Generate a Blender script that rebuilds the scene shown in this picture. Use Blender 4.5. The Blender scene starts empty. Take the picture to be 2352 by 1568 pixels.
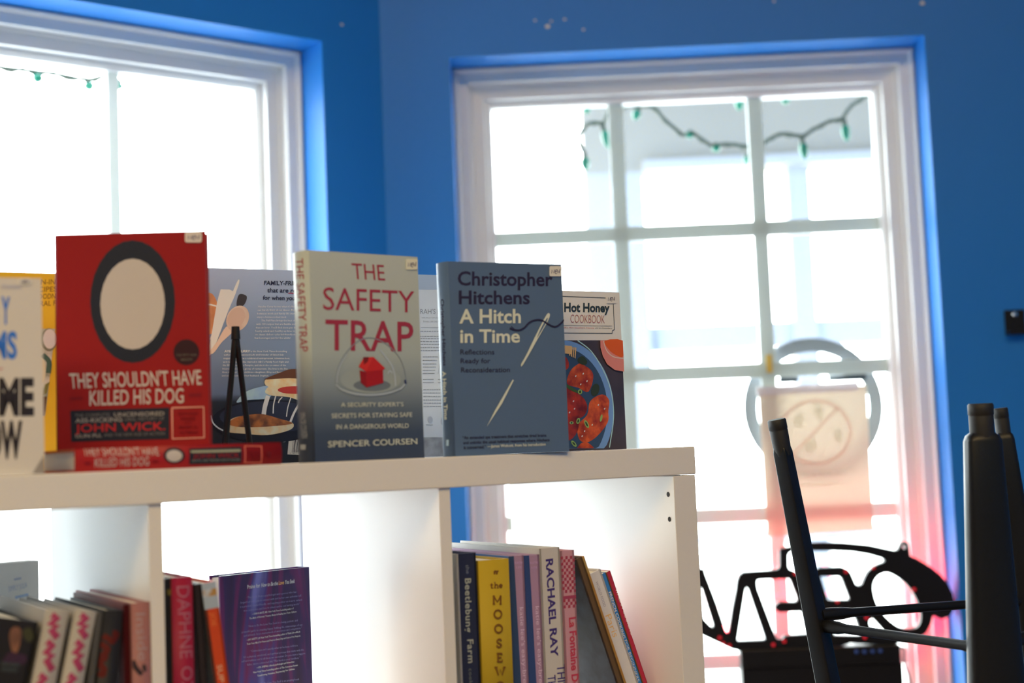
import bpy, math, random
from mathutils import Vector, Matrix
from mathutils.geometry import tessellate_polygon
R = math.radians
scene = bpy.context.scene
COL = scene.collection
random.seed(7)

# ------------------------------------------------------------------ camera, world, exposure, lights
IW, IH, FPX = 2352.0, 1568.0, 3267.0
PITCH, ROLL = 0.0751, -0.0402
CAM = Vector((0, 0, 1.4702))
_f = Vector((0, math.cos(PITCH), math.sin(PITCH)))
_r = Vector((1, 0, 0))
_u = _r.cross(_f)
RT = math.cos(ROLL) * _r + math.sin(ROLL) * _u
UP = -math.sin(ROLL) * _r + math.cos(ROLL) * _u
FW = _f
cam_d = bpy.data.cameras.new('camera')
cam = bpy.data.objects.new('camera', cam_d)
COL.objects.link(cam)
cam.matrix_world = Matrix(((RT.x, UP.x, -FW.x, CAM.x), (RT.y, UP.y, -FW.y, CAM.y), (RT.z, UP.z, -FW.z, CAM.z), (0, 0, 0, 1)))
cam_d.sensor_width = 36.0
cam_d.lens = 36.0 * FPX / IW
cam_d.clip_start = 0.05
cam_d.dof.use_dof = True
cam_d.dof.focus_distance = 1.95
cam_d.dof.aperture_fstop = 2.5
scene.camera = cam

SKY = 15.0
world = bpy.data.worlds.new('world')
scene.world = world
world.use_nodes = True
bg = world.node_tree.nodes['Background']
bg.inputs[0].default_value = (0.93, 0.975, 1.0, 1)
bg.inputs[1].default_value = SKY

vs = scene.view_settings
vs.view_transform = 'Standard'
vs.look = 'None'
vs.gamma = 1.0
vs.use_curve_mapping = False
vs.exposure = 0.0


def area(name, loc, rot, sx, sy, power, col):
    l = bpy.data.lights.new(name, 'AREA')
    l.shape = 'RECTANGLE'
    l.size, l.size_y, l.energy, l.color = sx, sy, power, col
    o = bpy.data.objects.new(name, l)
    o.location, o.rotation_euler = loc, rot
    COL.objects.link(o)
    return o


# the shop's own warm ceiling lamps, behind and above the camera
area('ceiling_lamp', (-1.5, -1.8, 4.15), (0, 0, 0), 2.4, 1.2, 126, (1.0, 0.69, 0.30))
area('ceiling_lamp', (1.2, -1.8, 4.15), (0, 0, 0), 2.4, 1.2, 120, (1.0, 0.69, 0.30))


# ------------------------------------------------------------------ photo geometry helpers
def ray(px, py):
    return (RT * ((px - IW / 2) / FPX) + UP * ((IH / 2 - py) / FPX) + FW)


def hit(px, py, p0, n):
    d = ray(px, py)
    t = (p0 - CAM).dot(n) / d.dot(n)
    return CAM + d * t


def at(px, py, z):
    return CAM + ray(px, py) * z


def proj(p):
    q = p - CAM
    d = q.dot(FW)
    return IW / 2 + FPX * q.dot(RT) / d, IH / 2 - FPX * q.dot(UP) / d


# ------------------------------------------------------------------ materials
def lin(c):
    return tuple((x / 255 / 12.92) if x / 255 <= 0.04045 else ((x / 255 + 0.055) / 1.055) ** 2.4 for x in c)


ILL = (0.467, 0.38, 0.275)


def alb(c):
    return tuple(min(0.86, a / b) for a, b in zip(lin(c), ILL))


MATS = {}


def pmat(key, col, rough=0.5, spec=0.5, metal=0.0, bump=None, noise=None, emis=None, trans=0.0):
    """procedural principled material; noise=(scale, second colour, contrast) mottles the colour, bump=(scale, strength)"""
    if key in MATS:
        return MATS[key]
    m = bpy.data.materials.new(key)
    m.use_nodes = True
    nt = m.node_tree
    b = nt.nodes['Principled BSDF']
    b.inputs['Base Color'].default_value = (*col, 1)
    b.inputs['Roughness'].default_value = rough
    b.inputs['Specular IOR Level'].default_value = spec
    b.inputs['Metallic'].default_value = metal
    tc = nt.nodes.new('ShaderNodeTexCoord')
    if noise:
        sc_, c2, con = noise
        n = nt.nodes.new('ShaderNodeTexNoise')
        n.inputs['Scale'].default_value = sc_
        n.inputs['Detail'].default_value = 4
        nt.links.new(tc.outputs['Object'], n.inputs['Vector'])
        r = nt.nodes.new('ShaderNodeValToRGB')
        r.color_ramp.elements[0].position = 0.5 - con
        r.color_ramp.elements[1].position = 0.5 + con
        r.color_ramp.elements[0].color = (*col, 1)
        r.color_ramp.elements[1].color = (*c2, 1)
        nt.links.new(n.outputs['Fac'], r.inputs['Fac'])
        nt.links.new(r.outputs['Color'], b.inputs['Base Color'])
    if bump:
        n = nt.nodes.new('ShaderNodeTexNoise')
        n.inputs['Scale'].default_value = bump[0]
        nt.links.new(tc.outputs['Object'], n.inputs['Vector'])
        bp = nt.nodes.new('ShaderNodeBump')
        bp.inputs['Strength'].default_value = bump[1]
        bp.inputs['Distance'].default_value = 0.002
        nt.links.new(n.outputs['Fac'], bp.inputs['Height'])
        nt.links.new(bp.outputs['Normal'], b.inputs['Normal'])
    if emis:
        b.inputs['Emission Color'].default_value = (*emis[0], 1)
        b.inputs['Emission Strength'].default_value = emis[1]
    MATS[key] = m
    return m


def ink(c, rough=0.5):
    """print colour, given as the photo shows it under the shop's lamps"""
    return pmat('ink_%d_%d_%d_%d' % (*c, int(rough * 100)), alb(c), rough, 0.2)


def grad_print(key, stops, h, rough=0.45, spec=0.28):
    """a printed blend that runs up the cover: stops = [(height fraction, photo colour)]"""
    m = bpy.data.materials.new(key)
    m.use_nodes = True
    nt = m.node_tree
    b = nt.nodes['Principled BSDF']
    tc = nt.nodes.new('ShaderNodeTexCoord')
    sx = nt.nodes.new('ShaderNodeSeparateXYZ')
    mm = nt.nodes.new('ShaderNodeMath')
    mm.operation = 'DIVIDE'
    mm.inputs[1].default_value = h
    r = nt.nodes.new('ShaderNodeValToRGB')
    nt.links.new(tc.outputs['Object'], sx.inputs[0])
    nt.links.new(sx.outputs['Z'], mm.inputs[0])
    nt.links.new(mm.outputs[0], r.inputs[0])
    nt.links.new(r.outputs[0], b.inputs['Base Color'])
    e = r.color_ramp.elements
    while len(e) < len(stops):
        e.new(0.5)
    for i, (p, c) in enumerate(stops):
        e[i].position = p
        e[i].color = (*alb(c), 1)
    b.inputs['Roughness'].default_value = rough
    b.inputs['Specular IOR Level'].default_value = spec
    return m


WHITE = pmat('white_melamine', (0.86, 0.84, 0.81), 0.38)
BLUE = pmat('blue_paint', (0.016, 0.185, 0.60), 0.42, 0.25, bump=(60, 0.12), noise=(1.3, (0.021, 0.20, 0.63), 0.25))
FRAME = pmat('white_frame_paint', (0.74, 0.745, 0.745), 0.35)
PORCH = pmat('porch_paint', (0.36, 0.36, 0.35), 0.6)
HEADER = pmat('porch_header_shaded', (0.28, 0.255, 0.20), 0.6)  # darker than the posts: header shade and post glare put into colour
DECK = pmat('porch_boards', (0.60, 0.57, 0.53), 0.7)

PAGES = pmat('page_edges', (0.84, 0.80, 0.70), 0.8, 0.2, bump=(900, 0.5))
STICK = pmat('sticker_paper', (0.80, 0.79, 0.74), 0.6)
PEN = pmat('ballpoint_ink', (0.06, 0.05, 0.16), 0.5)
BLACKM = pmat('black_enamel', (0.010, 0.010, 0.011), 0.38, 0.3)
RUBBER = pmat('black_rubber', (0.015, 0.014, 0.014), 0.6)
BLACKP = pmat('black_acrylic', (0.007, 0.006, 0.007), 0.4, 0.25)
PLASTER = pmat('plaster_chip', (0.8, 0.76, 0.72), 0.8)
CEIL = pmat('ceiling_paint', (0.75, 0.75, 0.73), 0.8)
FLOORM = pmat('floor_boards', (0.22, 0.15, 0.09), 0.5, noise=(6, (0.30, 0.21, 0.13), 0.2))
PAVE = pmat('pavement', (0.55, 0.55, 0.53), 0.9, noise=(3, (0.62, 0.62, 0.6), 0.2))


def glass_mat():
    m = bpy.data.materials.new('window_glass')
    m.use_nodes = True
    nt = m.node_tree
    nt.nodes.remove(nt.nodes['Principled BSDF'])
    out = nt.nodes['Material Output']
    t = nt.nodes.new('ShaderNodeBsdfTransparent')
    t.inputs[0].default_value = (0.96, 0.985, 0.97, 1)
    g = nt.nodes.new('ShaderNodeBsdfGlossy')
    g.inputs['Roughness'].default_value = 0.02
    # Schlick reflectance from the facing angle, the same on both faces of the sheet
    geo = nt.nodes.new('ShaderNodeNewGeometry')
    dot = nt.nodes.new('ShaderNodeVectorMath')
    dot.operation = 'DOT_PRODUCT'
    nt.links.new(geo.outputs['Normal'], dot.inputs[0])
    nt.links.new(geo.outputs['Incoming'], dot.inputs[1])

    def math_(op, a, b_=None):
        n_ = nt.nodes.new('ShaderNodeMath')
        n_.operation = op
        for k_, v_ in enumerate((a, b_)):
            if v_ is None:
                continue
            if isinstance(v_, (int, float)):
                n_.inputs[k_].default_value = v_
            else:
                nt.links.new(v_, n_.inputs[k_])
        return n_.outputs[0]
    ab = math_('ABSOLUTE', dot.outputs['Value'])
    fo = math_('POWER', math_('SUBTRACT', 1.0, ab), 5.0)
    fr_out = math_('ADD', math_('MULTIPLY', fo, 0.96), 0.04)
    mx = nt.nodes.new('ShaderNodeMixShader')
    nt.links.new(fr_out, mx.inputs[0])
    nt.links.new(t.outputs[0], mx.inputs[1])
    nt.links.new(g.outputs[0], mx.inputs[2])
    nt.links.new(mx.outputs[0], out.inputs['Surface'])
    return m


GLASS = glass_mat()


def translucent(name, col, mix):
    m = bpy.data.materials.new(name)
    m.use_nodes = True
    nt = m.node_tree
    b = nt.nodes['Principled BSDF']
    b.inputs['Base Color'].default_value = (*col, 1)
    b.inputs['Roughness'].default_value = 0.6
    t = nt.nodes.new('ShaderNodeBsdfTranslucent')
    t.inputs[0].default_value = (*col, 1)
    mx = nt.nodes.new('ShaderNodeMixShader')
    mx.inputs[0].default_value = mix
    nt.links.new(b.outputs[0], mx.inputs[1])
    nt.links.new(t.outputs[0], mx.inputs[2])
    nt.links.new(mx.outputs[0], nt.nodes['Material Output'].inputs['Surface'])
    return m


BAR = translucent('white_vinyl_grille', (0.82, 0.86, 0.86), 0.10)
BARW = translucent('glare_white_vinyl', (0.86, 0.88, 0.88), 0.17)  # more see-through than BAR, so the bar looks washed out by glare


# ------------------------------------------------------------------ mesh building
class MB:
    def __init__(s):
        s.v, s.f, s.m, s.mats, s.sm = [], [], [], [], []

    def mi(s, mat):
        if mat not in s.mats:
            s.mats.append(mat)
        return s.mats.index(mat)

    def add(s, vs, fs, mat, smooth=False):
        o = len(s.v)
        s.v += [tuple(p) for p in vs]
        k = s.mi(mat)
        for f in fs:
            s.f.append(tuple(i + o for i in f))
            s.m.append(k)
            s.sm.append(smooth)

    def box(s, a, b, mat, M=None):
        (x0, y0, z0), (x1, y1, z1) = a, b
        vs = [Vector(p) for p in ((x0, y0, z0), (x1, y0, z0), (x1, y1, z0), (x0, y1, z0), (x0, y0, z1), (x1, y0, z1), (x1, y1, z1), (x0, y1, z1))]
        if M:
            vs = [M @ p for p in vs]
        s.add(vs, [(0, 3, 2, 1), (4, 5, 6, 7), (0, 1, 5, 4), (1, 2, 6, 5), (2, 3, 7, 6), (3, 0, 4, 7)], mat)

    def tube(s, pts, rad, mat, n=10, cap=True, flat=1.0):
        pts = [Vector(p) for p in pts]
        rr = rad if isinstance(rad, (list, tuple)) else [rad] * len(pts)
        rings, prev = [], None
        for i, p in enumerate(pts):
            d = (pts[min(i + 1, len(pts) - 1)] - pts[max(i - 1, 0)]).normalized()
            if prev is None:
                a = d.cross(Vector((0, 0, 1)))
                if a.length < 1e-3:
                    a = Vector((1, 0, 0))
            else:
                a = prev - d * prev.dot(d)
            a.normalize()
            prev = a
            b = d.cross(a)
            rings.append([p + (a * math.cos(2 * math.pi * k / n) + b * math.sin(2 * math.pi * k / n) * flat) * rr[i] for k in range(n)])
        vs = [q for r_ in rings for q in r_]
        fs = [(i * n + k, i * n + (k + 1) % n, (i + 1) * n + (k + 1) % n, (i + 1) * n + k) for i in range(len(pts) - 1) for k in range(n)]
        s.add(vs, fs, mat, True)
        if cap:
            s.add(rings[0], [tuple(reversed(range(n)))], mat)
            s.add(rings[-1], [tuple(range(n))], mat)

    def loft(s, rings, mat, smooth=True):
        n = len(rings[0])
        vs = [q for r_ in rings for q in r_]
        fs = [(i * n + k, i * n + (k + 1) % n, (i + 1) * n + (k + 1) % n, (i + 1) * n + k) for i in range(len(rings) - 1) for k in range(n)]
        s.add(vs, fs, mat, smooth)
        s.add(rings[0], [tuple(reversed(range(n)))], mat)
        s.add(rings[-1], [tuple(range(n))], mat)

    def prism(s, loops, d, mat, M):
        """2-D loops (first outer, others holes) extruded from y=0 to y=d in the frame M (x, y=depth, z)"""
        tris = tessellate_polygon([[Vector((x, z, 0)) for x, z in lp] for lp in loops])
        flat = [p for lp in loops for p in lp]
        n = len(flat)
        vs = [M @ Vector((x, 0, z)) for x, z in flat] + [M @ Vector((x, d, z)) for x, z in flat]
        fs = [t for t in tris] + [tuple(i + n for i in reversed(t)) for t in tris]
        o = 0
        for lp in loops:
            k = len(lp)
            fs += [(o + i, o + (i + 1) % k, n + o + (i + 1) % k, n + o + i) for i in range(k)]
            o += k
        s.add(vs, fs, mat)

    def build(s, name, parent=None, M=None, bevel=0):
        me = bpy.data.meshes.new(name)
        me.from_pydata(s.v, [], s.f)
        for m in s.mats:
            me.materials.append(m)
        me.polygons.foreach_set('material_index', s.m)
        me.polygons.foreach_set('use_smooth', s.sm)
        me.update()
        o = bpy.data.objects.new(name, me)
        COL.objects.link(o)
        if parent:
            o.parent = parent
        if M:
            o.matrix_world = M
        if bevel:
            b = o.modifiers.new('bevel', 'BEVEL')
            b.width = bevel
            b.segments = 2
            b.limit_method = 'ANGLE'
        return o


def tag(o, label=None, cat=None, group=None, kind=None):
    for k, v in (('label', label), ('category', cat), ('group', group), ('kind', kind)):
        if v:
            o[k] = v
    return o


def empty(name, M, label, cat, group=None):
    o = bpy.data.objects.new(name, None)
    COL.objects.link(o)
    o.empty_display_size = 0.05
    o.matrix_world = M
    return tag(o, label, cat, group)


def frame(o, x, y, z):
    return Matrix(((x.x, y.x, z.x, o.x), (x.y, y.y, z.y, o.y), (x.z, y.z, z.z, o.z), (0, 0, 0, 1)))


# ------------------------------------------------------------------ print on flat faces
_cu = bpy.data.curves.new('glyphs', 'FONT')
_ob = bpy.data.objects.new('glyphs', _cu)
COL.objects.link(_ob)


def glyphs(body, bold=0.0, space=1.0, res=3):
    _cu.body = body
    _cu.offset = bold
    _cu.space_character = space
    _cu.resolution_u = res
    _cu.fill_mode = 'FRONT'
    dg = bpy.context.evaluated_depsgraph_get()
    dg.update()
    me = bpy.data.meshes.new_from_object(_ob.evaluated_get(dg))
    vs = [v.co.copy() for v in me.vertices]
    fs = [tuple(p.vertices) for p in me.polygons]
    bpy.data.meshes.remove(me)
    return vs, fs


_v, _ = glyphs('H')
CAPH = max(v.y for v in _v)


class Canvas:
    """prints flat shapes on one face of a mesh. fmap(u, v, e) -> local point; pmap(px, py) -> (u, v)"""

    def __init__(s, mb, fmap, pmap, conv=None, lim=None):
        s.mb, s.fmap, s.pmap, s.e, s.conv, s.lim, s.strips = mb, fmap, pmap, 0.00015, conv, lim, 1

    def c(s, p):
        if s.conv:
            p = s.conv(*p)
        return Vector(s.pmap(*p))

    def _put(s, pts, faces, mat):
        s.e += 0.00005
        if s.lim:
            (W_, H_) = s.lim
            np_, nf = [], []
            for k_ in range(s.strips):
                xa, xb = W_ * k_ / s.strips, W_ * (k_ + 1) / s.strips
                for f_ in faces:
                    pg = [(pts[i][0], pts[i][1]) for i in f_]
                    if max(x for x, y in pg) < xa or min(x for x, y in pg) > xb:
                        continue
                    if not all(xa <= x <= xb and 0 <= y <= H_ for x, y in pg):
                        for ax, sg_, lm in ((0, 1, xa), (0, -1, xb), (1, 1, 0.0), (1, -1, H_)):
                            out = []
                            for i in range(len(pg)):
                                a, b = pg[i - 1], pg[i]
                                da, db = (a[ax] - lm) * sg_, (b[ax] - lm) * sg_
                                if (da >= 0) != (db >= 0):
                                    k = da / (da - db)
                                    out.append((a[0] + (b[0] - a[0]) * k, a[1] + (b[1] - a[1]) * k))
                                if db >= 0:
                                    out.append(b)
                            pg = out
                            if len(pg) < 3:
                                break
                    if len(pg) >= 3:
                        nf.append(tuple(range(len(np_), len(np_) + len(pg))))
                        np_ += pg
            pts, faces = np_, nf
            if not nf:
                return
        s.mb.add([s.fmap(p[0], p[1], s.e) for p in pts], faces, mat)

    def uvpoly(s, pts, mat):
        tris = tessellate_polygon([[Vector((p[0], p[1], 0)) for p in pts]])
        s._put(pts, tris, mat)

    def poly(s, pts, mat):
        s.uvpoly([s.c(p) for p in pts], mat)

    def smooth(s, pts, mat, n=4):
        s.uvpoly(catmull([s.c(p) for p in pts], n, True), mat)

    def quad(s, x0, y0, x1, y1, mat):
        s.poly([(x0, y1), (x1, y1), (x1, y0), (x0, y0)], mat)

    def ell(s, cx, cy, rx, ry, mat, rot=0, n=28):
        a = R(rot)
        s.poly([(cx + rx * math.cos(t) * math.cos(a) - ry * math.sin(t) * math.sin(a), cy + rx * math.cos(t) * math.sin(a) + ry * math.sin(t) * math.cos(a)) for t in [2 * math.pi * k / n for k in range(n)]], mat)

    def stroke(s, pts, w, mat, cur=True, closed=False):
        """w in metres"""
        p = [s.c(q) for q in pts]
        if cur and len(p) > 2:
            p = catmull(p, 5, closed)
        if closed:
            p = p + [p[0]]
        L, Rr = [], []
        for i in range(len(p)):
            d = (p[min(i + 1, len(p) - 1)] - p[max(i - 1, 0)])
            if d.length < 1e-9:
                d = Vector((1, 0))
            d.normalize()
            nrm = Vector((-d.y, d.x)) * w / 2
            L.append(p[i] + nrm)
            Rr.append(p[i] - nrm)
        n = len(p)
        s._put(L + Rr, [(n + i, n + i + 1, i + 1, i) for i in range(n - 1)], mat)

    def text(s, body, p0, p1, p2, mat, bold=0.0, space=1.0, res=3):
        """p0 baseline start, p1 baseline end, p2 cap height above p0"""
        vs, fs = glyphs(body, bold, space, res)
        if not vs:
            return
        a, b, c_ = s.c(p0), s.c(p1), s.c(p2)
        x0 = min(v.x for v in vs)
        x1 = max(v.x for v in vs)
        ux = (b - a) / (x1 - x0)
        uy = (c_ - a) / CAPH
        s._put([a + ux * (v.x - x0) + uy * v.y for v in vs], fs, mat)

    def lines(s, rows, mat, h, bold=0.0):
        """rows = [(text, x0, x1, ybase)], h = cap height in px"""
        for t, x0, x1, y in rows:
            s.text(t, (x0, y), (x1, y), (x0, y - h), mat, bold, 1.0, 1)

    def greek(s, rows, w, mat):
        """unreadably small lines of print: rows = [(x0, y0, x1, y1)]; broken into word-long dashes"""
        for x0, y0, x1, y1 in rows:
            t = 0.0
            while t < 1:
                L = random.uniform(0.05, 0.13)
                e = min(1, t + L)
                s.stroke([(x0 + (x1 - x0) * t, y0 + (y1 - y0) * t), (x0 + (x1 - x0) * e, y0 + (y1 - y0) * e)], w, mat, False)
                s.e -= 0.00005
                t = e + 0.02
            s.e += 0.00001


def catmull(p, n, closed):
    m = len(p)
    out = []
    rng = range(m) if closed else range(m - 1)
    for i in rng:
        g = (lambda k: p[k % m]) if closed else (lambda k: p[max(0, min(m - 1, k))])
        a, b, c, d = g(i - 1), g(i), g(i + 1), g(i + 2)
        for k in range(n):
            t = k / n
            out.append(0.5 * ((2 * b) + (c - a) * t + (2 * a - 5 * b + 4 * c - d) * t * t + (3 * b - a - 3 * c + d) * t ** 3))
    if not closed:
        out.append(p[-1])
    return out


def crop(ox, oy, sc_):
    return lambda x, y: (ox + x / sc_, oy + y / sc_)


# ------------------------------------------------------------------ the room
DC = 3.0
CDIR = Vector((math.cos(R(-1.4)), math.sin(R(-1.4)), 0))
CN = Vector((-CDIR.y, CDIR.x, 0))          # outward normal of the wall ahead
CP = Vector((0, DC, 0))
cor = hit(887, 500, CP, CN)
COR = Vector((cor.x, cor.y, 0))
LDIR = Vector((math.cos(R(38)), math.sin(R(38)), 0))
LN = Vector((-LDIR.y, LDIR.x, 0))
ZC = 4.2


def wall(name, p0, p1, out, th, opens, mat, z0=0.0, z1=ZC):
    """slab wall from p0 to p1 with rectangular openings (s0, s1, za, zb); outward normal = out"""
    d = (p1 - p0)
    L = d.length
    d.normalize()
    M = frame(p0, d, out, Vector((0, 0, 1)))
    mb = MB()
    s = 0.0
    for (a, b, za, zb) in opens:
        mb.box((s, 0, z0), (a, th, z1), mat)
        mb.box((a, 0, z0), (b, th, za), mat)
        mb.box((a, 0, zb), (b, th, z1), mat)
        s = b
    mb.box((s, 0, z0), (L, th, z1), mat)
    o = mb.build(name, None, M)
    tag(o, kind='structure')
    return M


def wall_uv(px, py, P, d, n, off=0.0):
    q = hit(px, py, P + n * off, n) - P
    return q.dot(d), q.z


WTH = 0.22
ZB = 0.70
# wall ahead: opening measured on its inner face
CR = COR + CDIR * 2.9
c0, zt = wall_uv(1032.6, 132, COR, CDIR, CN)
c1, zt2 = wall_uv(2122.8, 80.8, COR, CDIR, CN)
CTOP = (zt + zt2) / 2
MC = wall('wall_front', COR, CR, CN, WTH, [(c0, c1, ZB, CTOP)], BLUE)
# angled wall with the left window
lq, lz = wall_uv(739, 94.4, COR, LDIR, LN)
LTOP = lz
LEND = COR - LDIR * 4.2
l1 = 4.2 + lq
l0 = l1 - (c1 - c0)
ML = wall('wall_left', LEND, COR, LN, WTH, [(l0, l1, ZB, LTOP)], BLUE)
BY = -3.6
wall('wall_right', CR, Vector((CR.x, BY, 0)), Vector((1, 0, 0)), WTH, [], BLUE)
wall('wall_back', Vector((CR.x, BY, 0)), Vector((LEND.x, BY, 0)), Vector((0, -1, 0)), WTH, [], BLUE)
wall('wall_side', Vector((LEND.x, BY, 0)), LEND, Vector((-1, 0, 0)), WTH, [], BLUE)


def slab(name, z0, z1, mat):
    pts = [COR + CN * 0.05, CR + CN * 0.05, Vector((CR.x, BY, 0)), Vector((LEND.x, BY, 0)), LEND + LN * 0.05]
    mb = MB()
    n = len(pts)
    vs = [(p.x, p.y, z0) for p in pts] + [(p.x, p.y, z1) for p in pts]
    mb.add(vs, [tuple(range(n)), tuple(reversed(range(n, 2 * n)))] + [(i, n + i, n + (i + 1) % n, (i + 1) % n) for i in range(n)], mat)
    tag(mb.build(name), kind='structure')


slab('floor', -0.1, 0.0, FLOORM)
slab('ceiling', ZC, ZC + 0.1, CEIL)

# paint chips on the wall ahead and above the left window
chips = MB()


def chip(px, py, r, left=False):
    P, d, n = (COR, LDIR, LN) if left else (COR, CDIR, CN)
    s, z = wall_uv(px, py, P, d, n)
    k = 9
    pts = []
    for i in range(k):
        a = 2 * math.pi * i / k
        q = r * random.uniform(0.6, 1.25)
        pts.append(P + d * (s + q * math.cos(a)) + Vector((0, 0, z + q * 0.8 * math.sin(a))) - n * 0.0008)
    chips.add(pts, [tuple(range(k))], PLASTER)


chip(1258, 61, 0.0065)
chip(1229, 47, 0.003)
chip(1266, 49, 0.003)
chip(1297, 45, 0.0035)
chip(1340, 68, 0.003)
chip(2118, 8, 0.005)
chip(1778, 3, 0.003)
chip(785, 57, 0.0035, True)
tag(chips.build('trim_1'), kind='structure')

# ------------------------------------------------------------------ windows
PROF = [(0, 0.0), (0.002, -0.004), (0.006, -0.005), (0.010, -0.001), (0.012, 0.004), (0.032, 0.008), (0.033, 0.028), (0.037, 0.029), (0.040, 0.033), (0.064, 0.037), (0.066, 0.051), (0.071, 0.052), (0.077, 0.058), (0.080, 0.062), (0.080, 0.095), (0.0, 0.095)]
REV = 0.09


def window(name, M, s0, s1, za, zb, rows, cols, wd=0.0165, bar=None):
    bar = bar or BAR
    """casement of stepped white frame, pane and grille; M is the wall frame"""
    mb = MB()
    rings = []
    for ins, dep in PROF:
        rings.append([(s0 + ins, REV + dep, za + ins), (s1 - ins, REV + dep, za + ins), (s1 - ins, REV + dep, zb - ins), (s0 + ins, REV + dep, zb - ins)])
    vs = [p for r_ in rings for p in r_]
    n = len(rings)
    fs = [(i * 4 + k, i * 4 + (k + 1) % 4, ((i + 1) % n) * 4 + (k + 1) % 4, ((i + 1) % n) * 4 + k) for i in range(n) for k in range(4)]
    mb.add(vs, fs, FRAME)
    w = mb.build(name, None, M)
    tag(w, kind='structure')
    a, b, c, d = s0 + 0.078, s1 - 0.078, za + 0.078, zb - 0.078
    g = MB()
    g.box((a, REV + 0.068, c), (b, REV + 0.072, d), GLASS)
    g.build('pane', w, M)
    gr = MB()
    for x in cols:
        gr.box((x - wd, REV + 0.074, c), (x + wd, REV + 0.086, d), bar)
    for z in rows:
        gr.box((a, REV + 0.0745, z - wd), (b, REV + 0.0865, z + wd), bar)
    gr.build('grille', w, M)
    return w


ROWS = [CAM.z + z for z in (0.468, 0.151, -0.166, -0.483)]
window('window_1', ML, l0, l1, ZB, LTOP, [], [4.2 + wall_uv(258, 250, COR, LDIR, LN, REV + 0.08)[0]], 0.012, BARW)
window('window_2', MC, c0, c1, ZB, CTOP, ROWS, [wall_uv(x, 400, COR, CDIR, CN, REV + 0.080)[0] for x in (1420, 1740)])


def portal(M, s0, s1, z0, z1):
    l = bpy.data.lights.new('window_portal', 'AREA')
    l.shape = 'RECTANGLE'
    l.size, l.size_y = s1 - s0, z1 - z0
    l.cycles.is_portal = True
    o = bpy.data.objects.new('window_portal', l)
    COL.objects.link(o)
    c = M @ Vector(((s0 + s1) / 2, WTH + 0.01, (z0 + z1) / 2))
    x = (M.to_3x3() @ Vector((1, 0, 0)))
    n = (M.to_3x3() @ Vector((0, 1, 0)))
    # an area light shines along its local -Z: into the room
    o.matrix_world = frame(c, x * -1, Vector((0, 0, 1)), n)


portal(ML, l0, l1, ZB, LTOP)
portal(MC, c0, c1, ZB, CTOP)

# ------------------------------------------------------------------ outdoors: pavement and the porch beyond the window ahead
g = MB()
g.box((-40, -40, -0.5), (40, 60, -0.35), PAVE)
tag(g.build('ground'), kind='structure')
PD = 1.75                                             # porch front, metres beyond the wall


def pp(px, py):
    q = hit(px, py, COR + CN * PD, CN) - COR
    return q.dot(CDIR), q.z


pm = MB()


def pbox(xa, xb, ya, yb, th=0.10, mat=PORCH, z0=None, z1=None):
    xm, ym = (xa + xb) / 2, (ya + yb) / 2
    sa, sb = pp(xa, ym)[0], pp(xb, ym)[0]
    zb_, za_ = pp(xm, ya)[1], pp(xm, yb)[1]
    pm.box((sa, PD, z0 if z0 is not None else za_), (sb, PD + th, z1 if z1 is not None else zb_), mat)


ZP = 2.95
S_L, S_R = pp(1345, 500)[0], 3.6
zh = pp(1750, 383)[1]
pm.box((S_L, PD, zh), (S_R, PD + 0.1, ZP), HEADER)                            # header over the porch windows
pm.box((S_L, PD, -0.12), (pp(1492, 700)[0], PD + 0.1, zh), PORCH)            # corner post
a_, b_ = pp(1818, 600)[0], pp(1872, 600)[0]
pm.box((a_, PD + 0.01, -0.12), (b_, PD + 0.09, zh), PORCH)                   # window post
z_a, z_b = pp(1750, 796)[1], pp(1750, 738)[1]
pm.box((pp(1492, 760)[0], PD + 0.02, z_a), (S_R, PD + 0.08, z_b), PORCH)     # transom
pm.box((2.35, PD, -0.12), (S_R, PD + 0.1, zh), PORCH)
pm.box((pp(1478, 395)[0], PD - 0.03, zh), (2.4, PD, zh + 0.035), PORCH)      # drip moulding
pm.box((pp(1492, 760)[0], PD + 0.02, pp(1990, 1190)[1]), (S_R, PD + 0.08, pp(1990, 1165)[1]), PORCH)
pm.box((pp(1492, 760)[0], PD + 0.02, pp(1990, 1238)[1]), (S_R, PD + 0.08, pp(1990, 1212)[1]), PORCH)
tag(pm.build('trim_2', None, MC), kind='structure')
rf = MB()
rf.box((S_L - 0.5, WTH, ZP), (S_R, PD + 0.25, ZP + 0.08), HEADER)  # unseen run past the corner post, added to shade the header
rf.box((S_L, WTH, -0.34), (S_R, PD + 0.25, -0.12), DECK)
tag(rf.build('trim_3', None, MC), kind='structure')

# ------------------------------------------------------------------ string lights outside the panes
CABLE = pmat('green_cable', (0.05, 0.07, 0.05), 0.6)
BULB = pmat('green_bulb', (0.0, 0.17, 0.105), 0.2)
SD = REV + 0.13


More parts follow.
